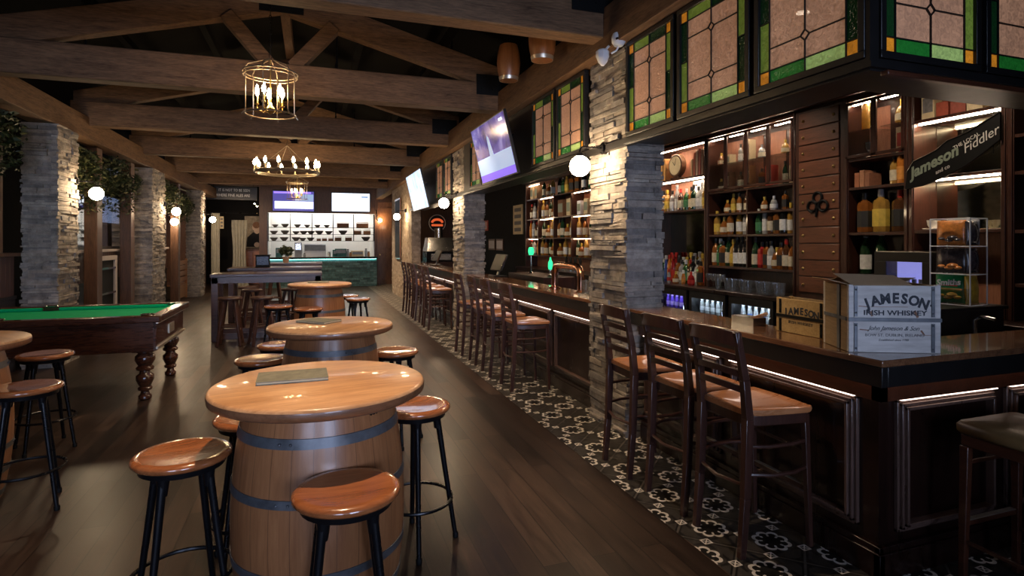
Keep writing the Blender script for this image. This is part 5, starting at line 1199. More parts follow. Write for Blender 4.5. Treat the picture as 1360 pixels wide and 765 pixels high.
b = MB(); b.box(-0.14, -0.08, 0, 0.14, 0.08, 0.02); b.box(-0.13, -0.07, 0.02, 0.13, 0.07, 0.24); b.box(-0.15, -0.09, 0.24, 0.15, 0.09, 0.255); b.build('body', 'matt_black', t, bevel=0.006); MB().box(-0.11, -0.072, 0.05, 0.11, -0.0701, 0.22).build('face_panel', 'black_metal', t, flat=True)
t = thing('potted_plant', 'small dark potted plant on the farthest tall table', 'plant', (-0.58, 15.05, 1.081))
MB().lathe([(0.001, 0), (0.06, 0.003), (0.085, 0.15), (0.075, 0.15), (0.06, 0.13), (0.001, 0.13)], 16).build('pot', 'terracotta', t)
def foliage(b, c, r, n, s0, s1, sz=1.0):
    for i in range(n):
        d = Vector((random.gauss(0, 1), random.gauss(0, 1), random.gauss(0, 1))).normalized() * (r * R() ** 0.45); d.z *= sz
        p = Vector(c) + d; a = Vector((random.gauss(0, 1), random.gauss(0, 1), random.gauss(0, 0.6))).normalized(); q = a.cross(Vector((random.gauss(0, 1), random.gauss(0, 1), random.gauss(0, 1)))).normalized(); s_ = U(s0, s1)
        b.add([p - a * s_, p + q * s_ * 0.45, p + a * s_, p - q * s_ * 0.45], [(0, 1, 2, 3)])
b = MB(); foliage(b, (0, 0, 0.30), 0.17, 260, 0.03, 0.06, 0.8); b.build('leaves', 'leaves', t, flat=True)

# ================================================================ TILTED SCREENS ABOVE THE BAR
def wall_tv(label, y0, y1, xt, xb, z0, z1, kind):
    """screen facing -x, leaning forward at the top"""
    t = thing('television', label, 'television', (xt, (y0 + y1) / 2, (z0 + z1) / 2), 0, 'screens hung over the bar')
    W_ = y1 - y0; H = math.hypot(z1 - z0, xb - xt); tilt = math.atan2(xb - xt, z1 - z0)
    t.location.x = (xt + xb) / 2; t.rotation_euler = (0, -tilt, 0)
    b = MB(); b.box(0.0, -W_ / 2, -H / 2, 0.035, W_ / 2, H / 2); b.box(0.035, -W_ / 3, -H / 3, 0.07, W_ / 3, H / 4); b.build('housing', 'black_paint', t, bevel=0.005)
    e = 0.018; X = -0.0015
    s_ = MB().box(X, -W_ / 2 + e, -H / 2 + e, 0.001, W_ / 2 - e, H / 2 - e).build('screen', 'screen_crowd' if kind == 1 else 'screen_pale', t, flat=True)
    if kind == 1:
        MB().box(X - 0.001, -W_ / 2 + e, -H / 2 + e, X - 0.0002, W_ / 2 - e, -H / 2 + 0.11).build('picture_band', 'screen_violet', s_, flat=True)
        MB().box(X - 0.001, -W_ / 2 + e, -H / 2 + 0.11, X - 0.0002, W_ / 2 - e, -H / 2 + 0.32).build('picture_ground', 'screen_light', s_, flat=True)
        b = MB(); b.add([(X - 0.002, 0.12, -H / 2 + 0.26), (X - 0.002, -0.06, -H / 2 + 0.26), (X - 0.002, 0.02, 0.16), (X - 0.002, 0.07, 0.20), (X - 0.002, 0.10, 0.16)], [(0, 1, 2, 3, 4)]); b.build('picture_figure', 'screen_light', s_, flat=True)
        b = MB(); b.box(X - 0.002, -0.60, H / 2 - 0.10, X - 0.001, -0.48, H / 2 - 0.07); b.build('channel_mark', 'screen_white', s_, flat=True)
    M0 = t.matrix_world
    b = MB(); b.bar((0.06, -0.12, 0.05), (0.30, -0.12, 0.12), 0.03, 0.05); b.bar((0.06, 0.12, 0.05), (0.30, 0.12, 0.12), 0.03, 0.05); b.build('bracket', 'black_metal', t)
    return t
wall_tv('large tilted screen with a purple and blue picture between the stone pillars', 6.2, 7.62, 2.07, 2.25, 2.39, 3.12, 1)
wall_tv('smaller-looking far tilted screen with a pale blue picture beyond the middle pillar', 11.55, 13.4, 2.08, 2.27, 2.30, 3.10, 2)

# ================================================================ THINGS ON THE BAR
def crate(label, w_, d_, h, loc, rz, words=True):
    t = thing('whiskey_crate', label, 'crate', loc, rz)
    # x right along the front, y to the back; origin front-left bottom corner
    th = 0.014; fm = 'crate_wood' if words else 'crate_tan_wood'
    for k, (q0, q1) in enumerate(((0.0, h / 2 - 0.004), (h / 2 + 0.004, h))):
        b = MB(); b.box(0.02, 0, q0, w_ - 0.02, th, q1); b.build('front_board', fm, t, bevel=0.003)
        b = MB(); b.box(0.0, 0.02, q0, th, d_ - 0.02, q1); b.box(w_ - th, 0.02, q0, w_, d_ - 0.02, q1); b.box(0.02, d_ - th, q0, w_ - 0.02, d_, q1); b.build('side_board', 'crate_side_wood', t, bevel=0.003)
    for (cx, cy) in ((0, 0), (w_ - 0.022, 0), (0, d_ - 0.022), (w_ - 0.022, d_ - 0.022)): MB().box(cx, cy, 0, cx + 0.022, cy + 0.022, h + 0.004).build('corner_post', fm, t, bevel=0.003)
    b = MB()
    for xx in (0.024, w_ - 0.044):
        b.box(xx, -0.004, 0.004, xx + 0.016, 0.0, h / 2 - 0.02); b.box(xx, -0.004, h / 2 + 0.012, xx + 0.016, 0.0, h - 0.004)
        for zz in (0.02, h / 2 - 0.03, h / 2 + 0.03, h - 0.02): b.sphere((xx + 0.008, -0.005, zz), 0.005, 8, 5)
    b.box(-0.003, -0.005, h / 2 - 0.012, w_ + 0.003, -0.0, h / 2 + 0.006); b.box(-0.005, 0.02, h / 2 - 0.012, 0.0, d_ - 0.02, h / 2 + 0.006); b.box(-0.005, d_ * 0.30, 0.002, -0.0, d_ * 0.30 + 0.03, h)
    b.build('metal_strap', 'hoop_metal' if words else 'matt_black', t, bevel=0.001)
    MB().box(th, th, 0.0, w_ - th, d_ - th, 0.01).build('bottom', 'crate_side_wood', t)
    return t
cr = crate('pale wooden whiskey crate with dark lettering and open cardboard flaps on the bar corner', 0.42, 0.28, 0.325, (2.47, 2.085, 1.0625), math.radians(-25))
# curved headline
word = 'JAMESON'; xs = [0.078, 0.118, 0.166, 0.215, 0.257, 0.302, 0.349]
for i, (chh, xx) in enumerate(zip(word, xs)):
    u = (xx - 0.213) / 0.14; z = 0.262 - 0.028 * u * u; a = -0.36 * u
    text(chh, 0.066, 'charcoal_ink', (0.213 + (xx - 0.213) * 0.95, -0.0012, z), (math.cos(a), 0, math.sin(a)), (-math.sin(a), 0, math.cos(a)), cr, 'headline_letter', bold=0.0028, depth=0.0006, sx=0.92)
text('.', 0.06, 'charcoal_ink', (0.376, -0.0012, 0.245), (1, 0, 0), (0, 0, 1), cr, 'headline_letter', bold=0.002, depth=0.0006)
text('IRISH WHISKEY', 0.034, 'charcoal_ink', (0.212, -0.0012, 0.192), (1, 0, 0), (0, 0, 1), cr, 'lettering', depth=0.0006, sx=1.25, bold=0.0006)
text('John Jameson & Son', 0.030, 'charcoal_ink', (0.205, -0.0012, 0.118), (1, 0, 0), (0, 0, 1), cr, 'signature', depth=0.0006, shear=0.45, sx=0.95)
text('BOW ST. DUBLIN, IRELAND', 0.020, 'grey_ink', (0.210, -0.0012, 0.085), (1, 0, 0), (0, 0, 1), cr, 'lettering', depth=0.0006, sx=1.1)
text('Established since 1780', 0.015, 'grey_ink', (0.205, -0.0012, 0.062), (1, 0, 0), (0, 0, 1), cr, 'lettering', depth=0.0006, shear=0.3)
b = MB()
for (x0, z0, x1, z1, w_) in ((0.045, 0.225, 0.085, 0.222, 0.004), (0.05, 0.112, 0.09, 0.108, 0.005), (0.30, 0.205, 0.316, 0.172, 0.012), (0.10, 0.20, 0.108, 0.176, 0.010), (0.33, 0.11, 0.345, 0.088, 0.008), (0.10, 0.222, 0.27, 0.222, 0.002), (0.30, 0.088, 0.39, 0.086, 0.002)): b.bar((x0, -0.0009, z0), (x1, -0.0009, z1), w_, 0.0006, up=(0, 1, 0))
b.build('wood_knot', 'table_edge_wood', cr, flat=True)
# open cardboard flaps
def flap(b, p, q, r_, s_, th=0.003):
    n = (Vector(q) - Vector(p)).cross(Vector(s_) - Vector(p)).normalized() * th
    vs = [Vector(v) for v in (p, q, r_, s_)]; vs += [v + n for v in vs]
    b.add(vs, [(3, 2, 1, 0), (4, 5, 6, 7), (0, 1, 5, 4), (1, 2, 6, 5), (2, 3, 7, 6), (3, 0, 4, 7)])
for (p, q, r_, s_) in (((0.02, 0.018, 0.326), (0.30, 0.018, 0.326), (0.27, 0.12, 0.366), (-0.02, 0.12, 0.375)), ((0.018, 0.262, 0.326), (0.018, 0.02, 0.327), (-0.075, 0.04, 0.352), (-0.07, 0.25, 0.352)), ((0.402, 0.262, 0.33), (0.02, 0.262, 0.33), (0.02, 0.17, 0.352), (0.402, 0.17, 0.352))):
    b = MB(); flap(b, p, q, r_, s_); b.build('cardboard_flap', 'cardboard', cr, flat=True)
b = MB(); b.box(0.020, 0.018, 0.30, 0.40, 0.262, 0.303); b.build('carton_top', 'cardboard', cr)
# second crate, facing the room, behind the first
c2 = crate('tan whiskey crate half hidden behind the pale lettered crate', 0.36, 0.12, 0.20, (2.665, 2.745, 1.0625), math.radians(-90), words=False)
for i, (chh, xx) in enumerate(zip('JAMESON', [0.075, 0.112, 0.152, 0.190, 0.222, 0.256, 0.292])):
    text(chh, 0.055, 'charcoal_ink', (xx, -0.0012, 0.135 - 0.012 * abs(xx - 0.18) / 0.1), (1, 0, 0), (0, 0, 1), c2, 'headline_letter', bold=0.002, depth=0.0006, sx=0.9)
text('IRISH WHISKEY', 0.026, 'charcoal_ink', (0.18, -0.0012, 0.065), (1, 0, 0), (0, 0, 1), c2, 'lettering', depth=0.0006)
# copper tap tower
t = thing('tap_tower', 'polished copper arch shaped beer tap tower on the bar between the stone pillars', 'beer tap', (2.66, 5.72, 1.0625))
y0, y1 = -0.32, 0.36
b = MB(); zz = 0.27; rr = 0.07
b.tube([(0, y0, 0.02), (0, y0, zz - 0.10), (0, y0 + 0.02, zz - 0.03), (0, y0 + 0.07, zz), (0, 0, zz + 0.005), (0, y1 - 0.07, zz), (0, y1 - 0.02, zz - 0.03), (0, y1, zz - 0.10), (0, y1, 0.02)], 0.038, 16); b.build('arch_pipe', 'copper', t, ang=1.2)
for yy in (y0, y1): MB().lathe([(0.065, 0), (0.065, 0.012), (0.045, 0.02), (0.042, 0.03)], 20, (0, yy, 0)).build('flange', 'copper', t)
for i in range(4):
    yy = -0.18 + i * 0.12; b = MB(); b.tube([(0.03, yy, zz - 0.01), (0.075, yy, zz - 0.01), (0.085, yy, zz - 0.06)], 0.009, 8); tp = b.build('tap', 'chrome', t)
    MB().lathe([(0.008, 0), (0.014, 0.02), (0.018, 0.08), (0.010, 0.10)], 10, (0.06, yy, zz + 0.0)).build('handle', 'matt_black', tp)
# beer tap badges glowing green, further along
t = thing('tap_badge', 'green glowing beer tap badge at the far shelves', 'beer tap', (3.95, 10.15, 1.0)); 
MB().lathe([(0.05, 0), (0.04, 0.02), (0.02, 0.04), (0.02, 0.36)], 14).build('column', 'chrome', t); b = MB(); b.tube([(-0.03, 0, 0.42), (0.03, 0, 0.42)], 0.075, 24); b.build('badge', 'led_green', t)
t = thing('tap_badge', 'small green lit bottle shaped tap badge behind the copper tower', 'beer tap', (3.9, 9.1, 1.0))
MB().lathe([(0.05, 0), (0.03, 0.02), (0.02, 0.04), (0.02, 0.12)], 14).build('column', 'chrome', t); MB().lathe([(0.03, 0.12), (0.04, 0.15), (0.04, 0.24), (0.015, 0.29), (0.012, 0.33)], 12).build('badge', 'led_green', t)
b = MB(); b.box(-0.3, -0.9, 0, 0.3, 0.9, 1.0)
tag(b.build('island_counter', 'cabinet_wood', loc=(3.95, 9.7, 0), bevel=0.006), 'small dark service counter carrying the green tap badges', 'counter')
# tray of glasses on the bar near the first pillar
t = thing('drip_tray', 'steel tray of clean glasses on the bar left of the nearest pillar', 'tray', (2.66, 5.0, 1.0625))
b = MB(); b.box(-0.12, -0.24, 0, 0.12, 0.24, 0.006)
for (x0, y0, x1, y1) in ((-0.12, -0.24, 0.12, -0.235), (-0.12, 0.235, 0.12, 0.24), (-0.12, -0.235, -0.115, 0.235), (0.115, -0.235, 0.12, 0.235)): b.box(x0, y0, 0.006, x1, y1, 0.02)
b.build('tray_base', 'steel', t)
k = 0
for i in range(5):
    for j in range(2):
        dup(g_p, (2.61 + j * 0.095, 4.82 + i * 0.092, 1.0695), 0, 'clean glass on the steel tray, %s from the pillar, %s row' % (ORD[i], 'front' if j == 0 else 'back'), 'glasses on the bar tray')
for i in range(7):
    dup(g_s if i % 2 else g_p, (3.0, 5.05 + i * 0.11, 0.9005), 0, 'glass behind the bar top near the tray, %s from the pillar' % ORD[i], 'glasses on the worktop')
# cash register screens
def pos_screen(label, x, y, z, rz):
    t = thing('till_screen', label, 'till', (x, y, z), rz)
    b = MB(); b.box(-0.12, -0.10, 0, 0.12, 0.10, 0.02); b.build('base', 'black_paint', t, bevel=0.004)
    MB().bar((0.0, 0, 0.02), (0.05, 0, 0.18), 0.05, 0.03).build('stand', 'steel', t)
    b = MB(); b.bar((-0.03, 0, 0.10), (0.08, 0, 0.34), 0.34, 0.025, up=(-1, 0, 0.3)); b.build('screen_housing', 'black_paint', t, bevel=0.004)
    b = MB(); b.bar((-0.045, -0.172, 0.10), (0.065, -0.172, 0.34), 0.006, 0.028, up=(-1, 0, 0.3)); b.build('silver_edge', 'chrome', t)
pos_screen('black till with slanted silver edged screen, right of the middle pillar', 2.70, 8.35, 1.0625, 0.2)
pos_screen('black till with slanted screen, left of the middle pillar', 2.70, 12.9, 1.0625, 0.2)
t = thing('bar_caddy', 'small caddy of straws and napkins on the bar beside the crate', 'caddy', (2.70, 3.02, 1.0625))
b = MB(); b.box(-0.05, -0.10, 0, 0.05, 0.10, 0.005); b.box(-0.05, -0.10, 0.005, -0.046, 0.10, 0.05); b.box(0.046, -0.10, 0.005, 0.05, 0.10, 0.05); b.box(-0.046, -0.10, 0.005, 0.046, -0.096, 0.05); b.box(-0.046, 0.096, 0.005, 0.046, 0.10, 0.05); b.build('tray', 'steel', t)
b = MB()
for i in range(7): b.tube([(U(-0.03, 0.03), U(-0.02, 0.02), 0.03), (U(-0.03, 0.03), -0.16 + U(-0.02, 0.02), 0.085 + U(-0.01, 0.01))], 0.003, 6)
b.build('straws', 'table_wood', t); MB().box(-0.04, 0.03, 0.006, 0.04, 0.09, 0.045).build('napkins', 'white_plastic', t)
# sink bench and snack stand in the bar return
t = thing('sink_bench', 'pale steel sink bench in the bar corner below the snack packets', 'sink', (4.05, 2.28, 0))
b = MB(); b.box(-0.55, 0, 0, 0.66, 0.38, 0.92); b.build('cabinet', 'cabinet_wood', t)
b = MB(); b.box(-0.55, 0, 0.921, 0.0, 0.40, 0.955); b.box(0.5, 0, 0.921, 0.66, 0.40, 0.955); b.box(0.0, 0, 0.921, 0.5, 0.05, 0.955); b.box(0.0, 0.35, 0.921, 0.5, 0.40, 0.955); b.build('bench_top', 'steel', t, bevel=0.003)
b = MB(); b.box(0.0, 0.05, 0.921, 0.5, 0.35, 0.926); b.build('basin', 'steel', t)
b = MB(); b.tube([(0.25, 0.37, 0.95), (0.25, 0.37, 1.06), (0.25, 0.33, 1.09), (0.25, 0.25, 1.08)], 0.012, 8); b.build('tap', 'chrome', t)
t = thing('counter_ledge', 'black raised ledge under the clear snack packet stand', 'ledge', (4.335, 2.705, 0))
b = MB(); b.box(-0.36, 0, 0, 0.36, 0.42, 1.12); b.box(-0.38, -0.02, 1.12, 0.38, 0.44, 1.145); b.build('body', 'black_paint', t, bevel=0.005)
sn = thing('snack_stand', 'clear acrylic stand filled with shiny crisp packets, green pack lowest', 'display stand', (4.47, 2.87, 1.146), math.radians(-85))
b = MB(); W2, D2, H2 = 0.13, 0.105, 0.62
for (x, y) in ((-W2, -D2), (W2, -D2), (-W2, D2), (W2, D2)): b.tube([(x, y, 0), (x, y, H2)], 0.005, 6)
for z in (0.0, 0.22, 0.42, H2):
    for (p, q) in (((-W2, -D2), (W2, -D2)), ((W2, -D2), (W2, D2)), ((W2, D2), (-W2, D2)), ((-W2, D2), (-W2, -D2))): b.tube([(*p, z), (*q, z)], 0.0045, 6)
b.build('acrylic_edge', 'white_plastic', sn)
for z in (0.002, 0.22, 0.42): MB().box(-W2, -D2, z, W2, D2, z + 0.004).build('shelf', 'pane_glass', sn)
MB().box(-W2, -D2 - 0.003, 0.0, W2, -D2, 0.12).build('front_pane', 'pane_glass', sn)
def packet(name, label, mat, x, y, z, w_, h, rx=0.15, rz=0.0, word=None, pic=None):
    c_, s_ = math.cos(math.radians(-85)), math.sin(math.radians(-85))
    t = thing('crisp_packet', label, 'crisp packet', (4.47 + x * c_ - y * s_, 2.87 + x * s_ + y * c_, 1.146 + z), math.radians(-85) + rz, 'crisp packets')
    n = 8; m = 8; vs = []; fs = []
    for side in (-1, 1):
        for j in range(m + 1):
            for i in range(n + 1):
                u, v = i / n, j / m; th = 0.030 * (math.sin(PI * u) ** 0.6) * (math.sin(PI * v) ** 0.5) if 0 < u < 1 and 0 < v < 1 else 0.0015
                vs.append(((u - 0.5) * w_, side * (th + random.uniform(0, 0.002)) + v * rx * h * 0.3, v * h))
    k = (n + 1) * (m + 1)
    for j in range(m):
        for i in range(n):
            a = j * (n + 1) + i; fs.append((a, a + 1, a + n + 2, a + n + 1)); fs.append((k + a + n + 1, k + a + n + 2, k + a + 1, k + a))
    for i in range(n): fs.append((i + 1, i, k + i, k + i + 1)); a = m * (n + 1) + i; fs.append((a, a + 1, k + a + 1, k + a))
    for j in range(m): a = j * (n + 1); fs.append((a, a + n + 1, k + a + n + 1, k + a)); a += n; fs.append((a + n + 1, a, k + a, k + a + n + 1))
    b = MB(); b.add(vs, fs); b.build('bag', mat, t, ang=1.3)
    if word: text(word, w_ * 0.30, 'white_plastic', (0, -0.033 + 0.7 * rx * h * 0.3, h * 0.72), (1, 0, 0.08), (-0.08, 0, 1), t, 'lettering', bold=0.002, shear=0.15); MB().box(-w_ * 0.3, -0.0315 + 0.55 * rx * h * 0.3, h * 0.60, w_ * 0.3, -0.030 + 0.55 * rx * h * 0.3, h * 0.64).build('red_ribbon', 'red_paint', t)
    if pic:
        b = MB()
        for (cx, cz, r_) in ((-0.06, 0.26, 0.035), (0.03, 0.30, 0.05), (0.0, 0.2, 0.04), (0.07, 0.22, 0.035)): b.sphere((cx * w_ / 0.24, -0.026, cz * h), r_ * w_ / 0.28, 10, 6, 0.5)
        b.build('crisp_picture', pic, t)
packet('p', 'green crisp packet with white lettering at the bottom of the stand', 'green_pack', -0.025, -0.05, 0.008, 0.20, 0.205, word='Smiths', pic='yellow_pack')
packet('p', 'yellow crisp packet beside the green one, lowest tier', 'yellow_pack', 0.085, 0.01, 0.008, 0.15, 0.20, rz=1.57)
packet('p', 'black foil crisp packet at the front of the middle tier', 'black_pack', -0.02, -0.05, 0.228, 0.20, 0.18, pic='orange_pack')
packet('p', 'black foil crisp packet at the side of the middle tier', 'black_pack', 0.085, 0.015, 0.228, 0.15, 0.18, rz=1.57)
packet('p', 'orange topped crisp packet at the front of the top tier', 'orange_pack', -0.02, -0.05, 0.43, 0.19, 0.18, pic='black_pack')
packet('p', 'silver black crisp packet at the side of the top tier', 'black_pack', 0.085, 0.015, 0.43, 0.15, 0.17, rz=1.57)
packet('p', 'shiny grey crisp packet at the back of the top tier', 'grey_plastic', 0.0, 0.065, 0.43, 0.19, 0.19, rz=0.2)
# ================================================================ KITCHEN AT THE FAR END
b = MB()
b.box(-1.72, 21.95, 0, -1.46, 22.1, 4.4); b.box(-1.46, 21.95, 2.64, 2.26, 22.1, 4.4); b.box(2.26, 21.95, 0, 2.36, 22.1, 4.4); b.box(2.95, 21.95, 0, XR, 22.1, 4.4); b.box(2.36, 21.95, 3.1, 2.95, 22.1, 4.4)
b.box(-3.42, 21.95, 3.55, -1.72, 22.1, 4.4); b.box(XL, 21.95, 0, -3.42, 22.1, 4.2)
struct(b.build('wall_kitchen', 'back_wall_wood', flat=True))
b = MB(); b.box(-1.46, 23.5, 0, 2.26, 23.56, 2.9); b.box(-1.50, 22.1, 0, -1.44, 23.5, 2.9); b.box(2.24, 22.1, 0, 2.30, 23.5, 2.9); b.box(-1.46, 22.1, 2.84, 2.26, 23.5, 2.9)
struct(b.build('wall_kitchen_inner', 'kitchen_white', flat=True))
for i, x in enumerate((-0.7, 0.4, 1.5)):
    t = thing('strip_light', ['left', 'middle', 'right'][i] + ' bright strip light on the kitchen ceiling behind the shelves', 'light', (x, 22.9, 2.79), 0, 'kitchen strip lights')
    MB().box(-0.45, -0.05, 0.0, 0.45, 0.05, 0.045).build('housing', 'white_plastic', t); MB().tube([(-0.43, 0, -0.016), (0.43, 0, -0.016)], 0.015, 8).build('tube', 'kitchen_tube', t)
MB_d = struct(MB().box(2.37, 22.0, 0, 2.94, 22.05, 3.09).build('door_1', 'door_wood', flat=True))
b = MB(); b.box(2.42, 21.985, 0.15, 2.89, 22.0, 1.2); b.box(2.42, 21.985, 1.35, 2.89, 22.0, 2.9); b.build('door_panel', 'door_wood', MB_d, bevel=0.006); MB().sphere((2.45, 21.97, 1.1), 0.03, 12, 8).build('door_handle', 'brass', MB_d)
# rack of shelves in the serving opening
t = thing('serving_shelves', 'thin black shelf rack across the lit kitchen opening', 'shelf', (-1.43, 22.02, 1.06)); LW = 3.66
for z in (0.57, 0.81, 1.06): MB().box(0, 0, z - 0.012, LW, 0.3, z + 0.0).build('shelf', 'matt_black', t)
for k in range(6): MB().box(k * LW / 5 - 0.014, -0.01, 0.56, k * LW / 5 + 0.014, 0.02, 1.56).build('upright', 'matt_black', t)
def bowl(label):
    t = thing('bowl', label, 'bowl', (0, 0, 0), 0, 'bowls on the kitchen shelves')
    MB().lathe([(0.05, 0), (0.06, 0.01), (0.12, 0.08), (0.135, 0.12), (0.128, 0.12), (0.11, 0.08), (0.05, 0.018), (0.001, 0.016)], 18).build('bowl', 'bowl_ceramic', t); return t
def basket(label):
    t = thing('basket', label, 'basket', (0, 0, 0), 0, 'baskets on the kitchen shelves')
    b = MB(); b.box(-0.20, -0.1, 0, 0.20, 0.1, 0.012)
    for (x0, y0, x1, y1) in ((-0.21, -0.11, 0.21, -0.10), (-0.21, 0.10, 0.21, 0.11), (-0.21, -0.10, -0.20, 0.10), (0.20, -0.10, 0.21, 0.10)): b.box(x0, y0, 0, x1, y1, 0.16)
    b.build('tray', 'basket', t); b = MB(); b.tube([(-0.21, 0, 0.16), (-0.20, 0, 0.20), (0.20, 0, 0.20), (0.21, 0, 0.16)], 0.008, 6); b.build('handle', 'basket', t); return t
bw = bk = None
shelfn = {0.57: 'lowest', 0.81: 'middle', 1.06: 'top'}
lay = {1.06: [(0.22, 'b', 0.8), (0.55, 'b', 1.0), (0.97, 'b', 0.9), (1.30, 'b', 0.8), (1.65, 'b', 0.8), (1.98, 'b', 0.8), (2.55, 'k', 1.0), (3.25, 'k', 1.0)],
       0.81: [(0.18, 'b', 1.0), (0.55, 'b', 1.1), (0.92, 'b', 0.9), (1.18, 'b', 1.0), (1.43, 'b', 1.0), (1.72, 'b', 1.1), (2.05, 'b', 1.0), (2.55, 'b', 1.2), (3.08, 'k', 0.6), (3.42, 'k', 0.6)],
       0.57: [(0.18, 'b', 1.0), (0.52, 'b', 1.1), (0.92, 'b', 1.1), (1.15, 'b', 0.9), (1.42, 'b', 1.0), (1.70, 'k', 0.35), (1.90, 'k', 0.4), (2.12, 'k', 0.4), (2.38, 'k', 0.55), (2.75, 'k', 0.55), (3.38, 'b', 1.25)]}
for z, items in lay.items():
    cb = ck = 0
    for (x, kd, s_) in items:
        p = (-1.43 + x, 22.15, 1.061 + z)
        if kd == 'b':
            lb = 'dark bowl on the %s kitchen shelf, %s bowl from the left' % (shelfn[z], ORD[cb]); cb += 1
            if bw is None: bw = bowl(lb); bw.location = p
            else: q = dup(bw, p, 0, lb); q.scale = (s_, s_, s_)
            if bw.location == Vector(p): bw.scale = (s_, s_, s_)
        else:
            lb = 'brown basket on the %s kitchen shelf, %s basket from the left' % (shelfn[z], ORD[ck]); ck += 1
            if bk is None: bk = basket(lb); bk.location = p
            else: q = dup(bk, p, 0, lb); q.scale = (s_, s_, min(1.0, s_ * 1.4))
# kitchen bench and its clutter behind the opening
b = MB(); b.box(-1.42, 22.75, 0, 2.23, 23.48, 0.95); tag(b.build('kitchen_bench', 'steel'), 'steel kitchen bench behind the serving opening', 'bench')
for i, (x, w_, h, mt, lb) in enumerate(((-1.12, 0.22, 0.42, 'teal_plain', 'dark green bin at the left of the kitchen opening'), (0.86, 0.16, 0.34, 'teal_plain', 'narrow green box right of centre in the kitchen'), (1.08, 0.42, 0.38, 'teal_plain', 'wide dark green machine right of centre in the kitchen'), (-0.45, 0.25, 0.62, 'grey_plastic', 'grey tall appliance in the left of the kitchen'), (0.15, 0.8, 0.56, 'white_plastic', 'large white appliance in the middle of the kitchen'), (1.7, 0.45, 0.30, 'cream_paper', 'cream box in the right of the kitchen'))):
    t = thing('kitchen_appliance', lb, 'appliance', (x, 22.95, 0.951)); MB().box(-w_ / 2, -0.12, 0, w_ / 2, 0.2, h).build('body', mt, t, bevel=0.01); MB().box(-w_ / 2 + 0.03, -0.128, h * 0.55, w_ / 2 - 0.03, -0.1205, h - 0.04).build('front_panel', 'grey_plastic' if mt != 'grey_plastic' else 'steel', t, bevel=0.003)
jr = None
for i, (x, h, mt) in enumerate(((-0.85, 0.30, 'steel'), (-0.72, 0.22, 'cream_paper'), (-0.22, 0.20, 'grey_plastic'), (0.66, 0.24, 'steel'), (1.34, 0.34, 'grey_plastic'), (1.44, 0.22, 'bench_wood'), (2.02, 0.36, 'grey_plastic'), (2.12, 0.25, 'bench_wood'))):
    lb = 'small container on the kitchen bench, %s from the left' % ORD[i]
    t = thing('container', lb, 'container', (x, 22.86, 0.951), 0, 'containers on the kitchen bench'); MB().lathe([(0.001, 0), (0.045, 0.002), (0.05, h * 0.8), (0.035, h * 0.9), (0.035, h)], 14).build('body', mt, t); MB().lathe([(0.04, h), (0.04, h + 0.02), (0.001, h + 0.022)], 14).build('lid', 'matt_black', t)
# tiled counter
t = thing('kitchen_counter', 'serving counter faced with dark teal glazed bricks below the lit kitchen', 'counter', (-1.46, 21.2, 0))
MB().box(0.0, 0.04, 0, 3.72, 0.64, 0.86).build('core', 'black_paint', t)
b = MB(); z = 0.0; r_ = 0
while z < 0.84:
    x = -0.12 if r_ % 2 else 0.0
    while x < 3.72:
        b.box(max(0, x) + 0.004, 0.02 + U(0, 0.004), z + 0.004, min(3.72, x + 0.24) - 0.004, 0.041, z + 0.072); x += 0.24
    z += 0.076; r_ += 1
b.build('brick_facing', 'teal_brick', t, flat=True)
MB().box(0, 0.10, 0.86, 3.72, 0.64, 0.99).build('lit_recess', 'teal_glass', t); MB().box(0.02, 0.05, 0.975, 3.70, 0.08, 0.988).build('light_strip', 'led_teal', t); MB().box(-0.02, 0.0, 0.99, 3.74, 0.72, 1.05).build('worktop', 'matt_black', t, bevel=0.006)
def flat_tv(label, x0, x1, z0, z1, scr):
    t = thing('television', label, 'television', ((x0 + x1) / 2, 21.93, z0), 0, 'screens above the kitchen'); w_, h = x1 - x0, z1 - z0
    MB().box(-w_ / 2 - 0.03, -0.06, -0.03, w_ / 2 + 0.03, 0.0, h + 0.03).build('housing', 'black_paint', t, bevel=0.006)
    s_ = MB().box(-w_ / 2, -0.064, 0, w_ / 2, -0.0605, h).build('screen', scr, t, flat=True)
    MB().box(-0.15, 0.0, h * 0.3, 0.15, 0.018, h * 0.7).build('bracket', 'black_metal', t); return t, s_, w_, h
t, s_, w_, h = flat_tv('left back wall screen showing a violet and white picture', -1.27, 0.10, 2.70, 3.40, 'screen_navy')
MB().box(-w_ / 2 + 0.06, -0.067, 0.08, w_ / 2 - 0.02, -0.0645, 0.34).build('picture_band', 'screen_white', s_, flat=True); MB().box(0.05, -0.067, 0.36, w_ / 2 - 0.02, -0.0645, 0.60).build('picture_block', 'screen_light', s_, flat=True); MB().box(-w_ / 2 + 0.03, -0.067, 0.62, w_ / 2 - 0.1, -0.0645, 0.68).build('picture_block', 'screen_purple', s_, flat=True)
t, s_, w_, h = flat_tv('right back wall screen showing a plain white picture', 0.72, 2.06, 2.72, 3.38, 'screen_white')
MB().box(w_ / 2 - 0.30, -0.067, h - 0.16, w_ / 2 - 0.06, -0.0645, h - 0.10).build('picture_block', 'screen_light', s_, flat=True)
